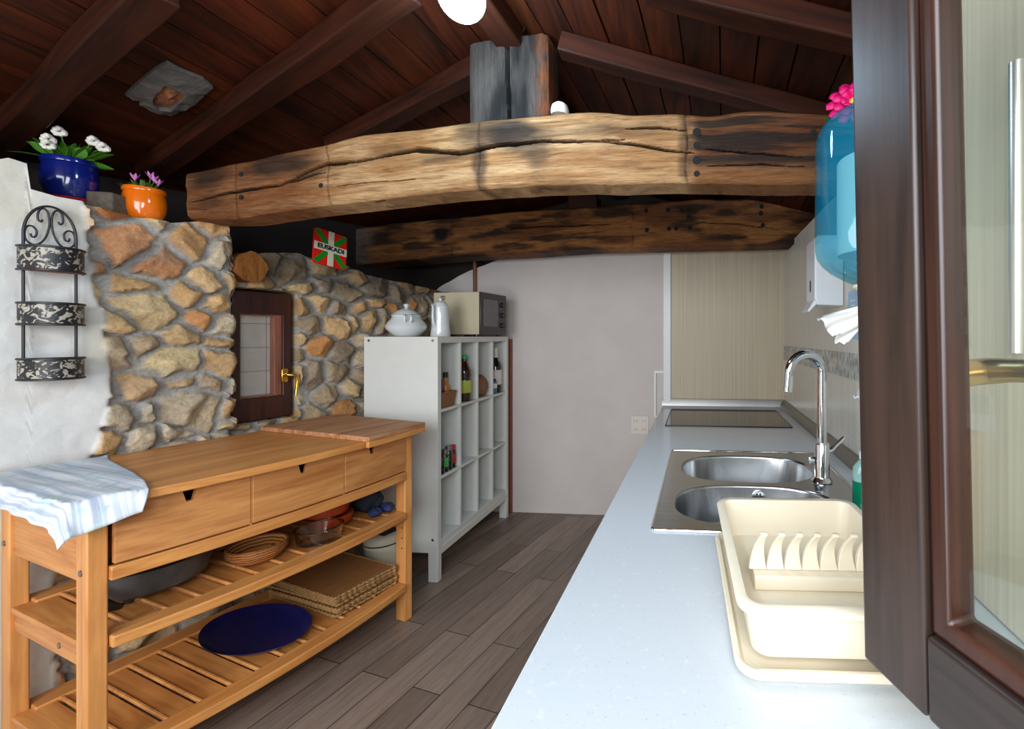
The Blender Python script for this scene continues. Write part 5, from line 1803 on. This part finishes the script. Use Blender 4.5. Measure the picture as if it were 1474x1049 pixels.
# hob
hb = thing('ceramic_hob', 'dark glass ceramic hob with a black edge set in the far end of the worktop', 'hob', W(0.165, 2.83, CZ), RZ)
g = G(); g.loft([rrect(0.735, 0.565, 0.012, 4, z=0.0003), rrect(0.735, 0.565, 0.012, 4, z=0.006)]); g.build('glass_plate', M['hob'], hb, bevel=0.001)
g = G(); g.tube([(p[0], p[1], 0.003) for p in rrect(0.742, 0.572, 0.014, 4)], 0.0035, 6, True); g.build('edge_trim', M['black_plastic'], hb)

# sink
sk = thing('double_sink', 'stainless steel double bowl sink set in the white worktop', 'sink', W(0, 0, CZ), RZ)


def stadium(a0, a1, b0, b1, n=14, z=0.0, k=1.0, pw=2.6):
    cx_, cy_ = (a0 + a1) / 2, (b0 + b1) / 2
    rx_, ry_ = (a1 - a0) / 2 * k, (b1 - b0) / 2 * k
    out = []
    N_ = n * 4
    for i in range(N_):
        a_ = 2 * pi * i / N_
        c_, s_ = cos(a_), sin(a_)
        out.append((cx_ + rx_ * (abs(c_) ** (2 / pw)) * (1 if c_ >= 0 else -1), cy_ + ry_ * (abs(s_) ** (2 / pw)) * (1 if s_ >= 0 else -1), z))
    return out


bowls = [(-0.077, 0.445, 1.575, 1.925), (-0.082, 0.432, 1.212, 1.545)]
bm = bmesh.new()
oo = [Vector(p) for p in rrect(s_a1 - s_a0, s_b1 - s_b0, 0.012, 4, (s_a0 + s_a1) / 2, (s_b0 + s_b1) / 2)]
es = ring(bm, oo, 0.005)
for bb in bowls: es += ring(bm, [Vector(p) for p in stadium(*bb)], 0.004)
bmesh.ops.triangle_fill(bm, edges=es, use_beauty=True)
me = bpy.data.meshes.new('deck'); 
bmesh.ops.recalc_face_normals(bm, faces=bm.faces)
bm.to_mesh(me); bm.free(); me.materials.append(M['steel'])
dk = bpy.data.objects.new('deck', me); COL.objects.link(dk); dk.parent = sk
so = dk.modifiers.new('thick', 'SOLIDIFY'); so.thickness = 0.0012; so.offset = -1
g = G(); g.tube([(p.x, p.y, 0.004) for p in oo], 0.0045, 8, True); g.build('rim', M['chrome'], sk)
for i, bb in enumerate(bowls):
    g = G()
    lo_ = [stadium(*bb, z=0.004), stadium(*bb, z=0.0035, k=0.992), stadium(*bb, z=-0.006, k=0.98), stadium(*bb, z=-0.12, k=0.955), stadium(*bb, z=-0.145, k=0.92), stadium(*bb, z=-0.155, k=0.84), stadium(*bb, z=-0.158, k=0.1)]
    lo2 = [[(p[0], p[1], p[2] - 0.0015) for p in L_] for L_ in lo_]
    g.loft(lo_, False, True)
    bo = g.build('bowl', M['steel'], sk, angle=60)
    cx_, cy_ = (bb[0] + bb[1]) / 2, (bb[2] + bb[3]) / 2
    g = G(); g.lathe([(0.045, -0.1575), (0.042, -0.155), (0.02, -0.157), (0.001, -0.157)], 28, (cx_, cy_, 0), cap0=False); g.build('drain', M['chrome'], bo)
# overflow plate on the far wall of the near bowl
cx_ = 0.205
g = G(); g.cyl((cx_, 1.531, -0.032), (cx_, 1.541, -0.032), 0.022, 0.022, 24); of = g.build('overflow', M['chrome'], sk)
g = G()
for kk in range(6):
    g.cyl((cx_ + 0.011 * cos(kk * pi / 3), 1.5303, -0.032 + 0.011 * sin(kk * pi / 3)), (cx_ + 0.011 * cos(kk * pi / 3), 1.5315, -0.032 + 0.011 * sin(kk * pi / 3)), 0.0035, 0.0035, 8)
g.build('overflow_holes', M['hole'], of)

# tap
tpx = on_z(1183, 692, CZ + 0.006)
tp0 = thing('tap', 'tall chrome gooseneck tap at the wall side of the sink', 'tap', (tpx.x, tpx.y, CZ + 0.0055), RZ + radians(18))
g = G(); g.lathe([(0.036, 0), (0.037, 0.003), (0.034, 0.009), (0.029, 0.014), (0.027, 0.02), (0.027, 0.135), (0.025, 0.139)], 32); g.build('tap_body', M['chrome'], tp0)
g = G()
pts = [(0, 0, 0.139), (0, 0, 0.30), (0, 0, 0.395)]
for q in range(1, 17):
    a_ = pi * q / 16 * 1.0
    pts.append((-0.066 + 0.066 * cos(a_), 0, 0.395 + 0.062 * sin(a_) * 1.05))
pts += [(-0.134, 0, 0.365), (-0.138, 0, 0.33)]
g.tube(pts, 0.0175, 20); g.build('spout', M['chrome'], tp0)
g = G(); g.tube([(0.02, 0, 0.105), (0.04, -0.004, 0.112), (0.055, -0.006, 0.128), (0.085, -0.01, 0.155)], [0.012, 0.011, 0.009, 0.008], 14); g.build('lever', M['chrome'], tp0)
g = G(); g.tube([(-0.026, 0.01, 0.075), (-0.04, 0.014, 0.075)], [0.013, 0.015], 16); g.build('side_button', M['chrome'], tp0)

# soap bottle standing on the sink's right deck
sb = thing('soap_bottle', 'clear dish soap bottle half full of green liquid beside the dish rack', 'bottle', W(0.474, 1.29, CZ + 0.006), RZ)
lo_ = lambda z, k_: rrect(0.062 * k_, 0.042 * k_, 0.018 * k_, 5, z=z)
g = G(); g.loft([lo_(0, 0.92), lo_(0.006, 1), lo_(0.108, 1)]); g.build('green_liquid', M['green_soap'], sb)
g = G(); g.loft([lo_(0.1084, 1), lo_(0.125, 1), lo_(0.142, 0.94), lo_(0.155, 0.72), lo_(0.166, 0.42), lo_(0.172, 0.36)]); g.build('clear_shoulder', M['aqua_clear'], sb)
g = G(); g.lathe([(0.0125, 0.1722), (0.0125, 0.19), (0.008, 0.193), (0.007, 0.207), (0.003, 0.209)], 20); g.build('cap', M['white_plastic'], sb)

# dish rack on its tray
dr0 = thing('dish_rack', 'cream plastic dish rack on a drip tray on the white worktop', 'dish rack', (0.122, 0.668, CZ), radians(-2.2))
RW, RL = 0.335, 0.45


def tub(g, w0_, l0_, z0_, w1_, l1_, z1_, th, rad_, cx_, cy_, flange=0.0, n=6):
    k_ = 5
    outs, ins = [], []
    for i in range(k_ + 1):
        t = i / k_
        outs.append(rrect(w0_ + (w1_ - w0_) * t, l0_ + (l1_ - l0_) * t, rad_, n, cx_, cy_, z0_ + (z1_ - z0_) * t))
    if flange:
        outs.append(rrect(w1_ + 2 * flange, l1_ + 2 * flange, rad_ + flange, n, cx_, cy_, z1_ - 0.012))
        outs.append(rrect(w1_ + 2 * flange + 0.003, l1_ + 2 * flange + 0.003, rad_ + flange, n, cx_, cy_, z1_ - 0.003))
        outs.append(rrect(w1_ + 2 * flange - 0.004, l1_ + 2 * flange - 0.004, rad_ + flange, n, cx_, cy_, z1_ + 0.001))
    for i in range(k_ + 1):
        t = 1 - i / k_
        ins.append(rrect(w0_ + (w1_ - w0_) * t - 2 * th, l0_ + (l1_ - l0_) * t - 2 * th, max(0.004, rad_ - th), n, cx_, cy_, max(z0_ + th, z0_ + (z1_ - z0_) * t)))
    g.loft(outs + ins, True, True)


g = G(); tub(g, RW - 0.0, RL - 0.0, 0.0008, RW + 0.02, RL + 0.02, 0.022, 0.004, 0.035, RW / 2, RL / 2, 0.004)
g.build('drip_tray', M['cream_plastic'], dr0, angle=50)
rk_h = 0.112
g = G(); tub(g, RW - 0.04, RL - 0.035, 0.0235, RW - 0.015, RL - 0.01, rk_h, 0.0035, 0.03, RW / 2 - 0.005, RL / 2, 0.013)
rb_ = g.build('rack_tub', M['cream_plastic'], dr0, angle=50)
# slots in the tub floor (dark openings), step and plate fingers
g = G()
for q in range(6): g.box(0.07 + q * 0.036, 0.107 + q * 0.036, 0.05, 0.055, 0.0272, 0.0285)
g.build('drain_slots', M['hole'], rb_)
g = G(); g.prism([(0.19, 0.0276), (0.188, 0.05), (0.192, 0.056), (0.245, 0.058), (0.25, 0.05), (0.252, 0.0276)], 'x', 0.045, RW - 0.055)
st_ = g.build('step', M['cream_plastic'], rb_, bevel=0.002)
# curved plate fingers standing on the step
for q in range(7):
    x = 0.055 + q * 0.036
    prof_f = []
    loops = []
    for i in range(11):
        t = i / 10
        y = 0.218 + 0.016 * sin(t * pi) * 1.0 - 0.010 * t
        z = 0.0575 + 0.072 * t
        w2 = 0.0115 * (1 - t) ** 1.3 + 0.0068
        xo = x + 0.012 * t ** 1.6
        th_ = 0.007 - 0.003 * t
        loops.append([(xo - w2, y - th_, z), (xo + w2, y - th_, z), (xo + w2, y + th_, z), (xo - w2, y + th_, z)])
    loops.append([(p[0], p[1] + 0.004, p[2] + 0.004) for p in loops[-1]])
    g = G(); g.loft(loops); g.build('plate_finger', M['cream_plastic'], rb_, bevel=0.0018)

# ---- right wall fittings
# tall beige cupboard behind the casement glass
cu = thing('tall_cupboard', 'beige cupboard with a long steel bar handle seen through the casement glass', 'cupboard', W(0, 0, CZ), RZ)
g = G(); g.box(0.575, WA - 0.001, 0.45, 1.025, 0.0005, 1.255); g.build('cabinet_body', M['cupboard'], cu, bevel=0.002)
g = G(); g.box(0.555, 0.5745, 0.452, 1.023, 0.004, 1.25); dd_ = g.build('door', M['cupboard'], cu, bevel=0.002)
bh = W(0, 0)
pbar = on_plane(1463, 300, W(0.53, 0), W(1, 0))
bb_ = pbar.x * -sin(RZ) * -1 if False else (-pbar.x * sin(RZ) + pbar.y * cos(RZ))
zt_ = on_plane(1463, 90, W(0.53, 0), W(1, 0)).z - CZ; zb_ = on_plane(1463, 508, W(0.53, 0), W(1, 0)).z - CZ
g = G(); g.cyl((0.53, bb_, zb_), (0.53, bb_, zt_), 0.011, 0.011, 16)
for z in (zb_ + 0.05, zt_ - 0.05): g.cyl((0.53, bb_, z), (0.556, bb_, z), 0.006, 0.006, 10)
g.build('bar_handle', M['satin_steel'], dd_)

# white soap dispenser with key slot and push lever
sd = thing('soap_dispenser', 'white wall soap dispenser with a push lever left of the teal towel dispenser', 'soap dispenser', W(WA, 2.03, 0), RZ)
g = G()
zb_, zt_ = 1.535, 1.85
g.prism([(-0.002, zb_), (-0.115, zb_ + 0.005), (-0.128, zb_ + 0.035), (-0.128, zt_ - 0.02), (-0.115, zt_), (-0.002, zt_)], 'y', -0.075, 0.075)
g.build('casing', M['white_plastic'], sd, bevel=0.006, seg=3)
g = G(); g.prism([(-0.126, zb_ + 0.03), (-0.145, zb_ - 0.005), (-0.156, zb_ - 0.02), (-0.148, zb_ - 0.026), (-0.12, zb_ + 0.004), (-0.112, zb_ + 0.012)], 'y', -0.06, 0.06)
g.build('push_lever', M['white_plastic'], sd, bevel=0.003)
g = G(); g.loft([[(-0.1285 + q, 0.0 + p[0], zb_ + 0.095 + p[1]) for p in rrect(0.022, 0.055, 0.01, 4)] for q in (-0.0006, 0.002)]); g.build('key_slot', M['black_plastic'], sd)

# teal centre-feed towel dispenser
td = thing('towel_dispenser', 'glossy teal paper towel dispenser on the tiled wall beside the casement', 'towel dispenser', W(WA, 1.20, 0), RZ)
zb_, zt_ = 1.535, 2.04
loops = []
for i in range(26):
    t = i / 25
    z = zb_ + (zt_ - zb_) * t
    k_ = (1 - max(0, (0.22 - t) / 0.22) ** 2.4 * 0.42) * (1 - max(0, (t - 0.78) / 0.22) ** 2.6 * 0.62)
    loops.append([(-0.012 - 0.305 * k_ * max(0.0, sin(a_)) ** 0.72, 0.145 * (0.5 + 0.5 * k_) * (abs(cos(a_)) ** 0.75) * (1 if cos(a_) > 0 else -1), z) for a_ in [pi * q / 28 for q in range(29)]])
g = G(); g.loft(loops); g.build('cover', M['teal_cover'], td, angle=60)
g = G(); g.lathe([(0.094, 0.0), (0.096, 0.004), (0.096, 0.25), (0.094, 0.254), (0.03, 0.254), (0.03, 0.24)], 40, (-0.165, 0, zb_ + 0.085)); g.build('reflection_roll', M['paper'], td)  # white roll added inside the cover to form the pale window reflection
g = G(); g.box(-0.0115, -0.0005, -0.12, 0.12, zb_ + 0.02, zt_ - 0.03); g.build('back_plate', M['white_plastic'], td, bevel=0.003)
g = G(); g.lathe([(0.052, 0.0), (0.05, -0.008), (0.03, -0.02), (0.022, -0.04), (0.020, -0.062)], 28, (-0.17, -0.0, zb_ + 0.004), cap0=True, cap1=True); g.build('nozzle', M['cream_plastic'], td)
# paper pulled out of the nozzle, blowing to the left
nz_ = (-0.17, 0.0, zb_ - 0.052)
rowsP = []
for i in range(19):
    t = i / 18
    cxp = nz_[0] - 0.115 * t ** 1.25
    czp = nz_[2] - 0.070 * t
    wv = 0.008 + 0.045 * t ** 0.8
    row = []
    for j in range(15):
        s_ = j / 14 * 2 - 1
        row.append((cxp + wv * 0.62 * s_ + 0.004 * sin(9 * s_ + 5 * t) * t, nz_[1] + 0.012 * sin(7 * s_ + 3 * t) * (0.3 + t), czp - wv * 0.75 * s_ - (0.008 * sin(s_ * 12) if t > 0.9 else 0)))
    rowsP.append(row)
g = G(); g.grid(rowsP); pp_ = g.build('paper_sheet', M['paper'], td, angle=180)
so = pp_.modifiers.new('thick', 'SOLIDIFY'); so.thickness = 0.001

# magenta flower on top of it
fp = W(WA - 0.14, 1.20, zt_ + 0.001)
mf = thing('artificial_flower', 'magenta flower with a yellow centre lying on the teal towel dispenser', 'flower', fp, RZ)
fc = at(1229, 152, 1.17) - fp
fc = Vector((fc.x * cos(RZ) + fc.y * sin(RZ), -fc.x * sin(RZ) + fc.y * cos(RZ), fc.z))
g = G()
nrm_ = Vector((-0.35, -0.9, 0.3)).normalized()
e1_ = nrm_.cross(Vector((0, 0, 1))).normalized(); e2_ = e1_.cross(nrm_)
for lay, (np_, Lp, tilt) in enumerate(((11, 0.064, 0.12), (9, 0.05, 0.35), (7, 0.034, 0.7))):
    for kk in range(np_):
        a_ = 2 * pi * (kk + 0.4 * lay) / np_
        d_ = (e1_ * cos(a_) + e2_ * sin(a_)) * cos(tilt) + nrm_ * sin(tilt)
        sd_ = nrm_.cross(d_).normalized()
        rows_ = []
        for i in range(7):
            t = i / 6
            p = fc + d_ * (0.006 + Lp * t) + nrm_ * (0.012 * sin(t * 2.6))
            w2 = 0.0135 * (0.35 + 0.65 * min(1, t * 1.6)) * (1 if t < 0.92 else 0.7)
            rows_.append([p - sd_ * w2, p + nrm_ * 0.003, p + sd_ * w2])
        g.grid(rows_)
pe_ = g.build('petals', M['petal_magenta'], mf, angle=180)
so = pe_.modifiers.new('thick', 'SOLIDIFY'); so.thickness = 0.0012
g = G(); g.sphere(fc + nrm_ * 0.014, 0.011, 14, 10); g.build('flower_centre', M['pollen'], mf)
g = G(); g.tube([fc, fc + Vector((0.015, 0.03, -0.03)), Vector((0, 0, 0.014))], 0.003, 8); g.build('stem', M['leaf'], mf)
g = G(); flower_leaf(g, fc + Vector((0.005, 0.02, -0.035)), (-1, -0.1, 0.2), 0.085, 0.015, 0.1); g.build('leaf', M['leaf'], mf, angle=180)

# pale blue notice and white hook on the tiles
pa = on_plane(1222, 425, W(WA, 0), W(1, 0)); pb_ = -pa.x * sin(RZ) + pa.y * cos(RZ)
sg = thing('wall_sign', 'pale blue notice with a white pictogram on the tiles below the towel dispenser', 'sign', W(WA, pb_ - 0.11, 1.39), RZ)
g = G(); g.box(-0.004, -0.0004, -0.11, 0.11, 0.0, 0.20); g.build('sign_plate', M['sign_blue'], sg, bevel=0.001)
g = G(); g.loft([[(q, 0.055 + 0.034 * cos(a_) , 0.075 + 0.04 * sin(a_)) for a_ in [2 * pi * i / 20 for i in range(20)]] for q in (-0.0048, -0.0039)]); g.build('pictogram', M['white_paint'], sg)
g = G(); g.box(-0.0048, -0.0039, 0.03, 0.08, 0.135, 0.142); g.box(-0.0048, -0.0039, 0.03, 0.08, 0.155, 0.162); g.build('print_lines', M['white_paint'], sg)
ph = on_plane(1240, 568, W(WA, 0), W(1, 0)); pbh = -ph.x * sin(RZ) + ph.y * cos(RZ)
hk = thing('wall_hook', 'small round white hook on the tiles above the soap bottle', 'hook', W(WA, pbh, ph.z), RZ)
g = G(); g.tube([(-0.0004, 0, 0), (-0.006, 0, 0), (-0.012, 0, 0)], [0.024, 0.024, 0.018], 20); g.build('disc', M['white_plastic'], hk)
g = G(); g.tube([(-0.012, 0, -0.006), (-0.026, 0, -0.014), (-0.03, 0, -0.004)], 0.004, 10); g.build('prong', M['white_plastic'], hk)

# socket plate and cable trunking on the back wall
a0, z1 = back_hit(908, 598); a1, z0 = back_hit(934, 625)
so_ = thing('wall_socket', 'double row wall socket plate on the white back wall left of the worktop', 'socket', W((a0 + a1) / 2, BB, (z0 + z1) / 2), RZ)
w2, h2 = (a1 - a0) / 2, (z1 - z0) / 2
g = G(); g.box(-w2, w2, -0.01, -0.0005, -h2, h2); pt_ = g.build('plate', M['socket_white'], so_, bevel=0.003)
for ix in (-1, 1):
    for iz in (-1, 1):
        g = G(); g.cyl((ix * w2 * 0.46, -0.013, iz * h2 * 0.46), (ix * w2 * 0.46, -0.0101, iz * h2 * 0.46), w2 * 0.36, w2 * 0.36, 20); s1 = g.build('outlet', M['socket_white'], so_)
        g = G()
        for q in (-1, 1): g.cyl((ix * w2 * 0.46 + q * 0.011, -0.0138, iz * h2 * 0.46), (ix * w2 * 0.46 + q * 0.011, -0.0131, iz * h2 * 0.46), 0.004, 0.004, 8)
        g.build('pin_hole', M['socket_dark'], s1)
a0, z1 = back_hit(942, 533); a1, z0 = back_hit(958, 600)
g = G(); g.slab([a0, a0 + 0.014, a1 - 0.006, a1], [z0, z0 + 0.012, z1 - 0.02, z1], {(1, 1)}, -(BB - 0.001), -(BB - 0.02), Mv)
o = g.build('cable_trunking', M['white_trim'], rotz=RZ, bevel=0.001)
tag(o, 'thin white frame on the back wall beside the edge of the worktop', 'frame')
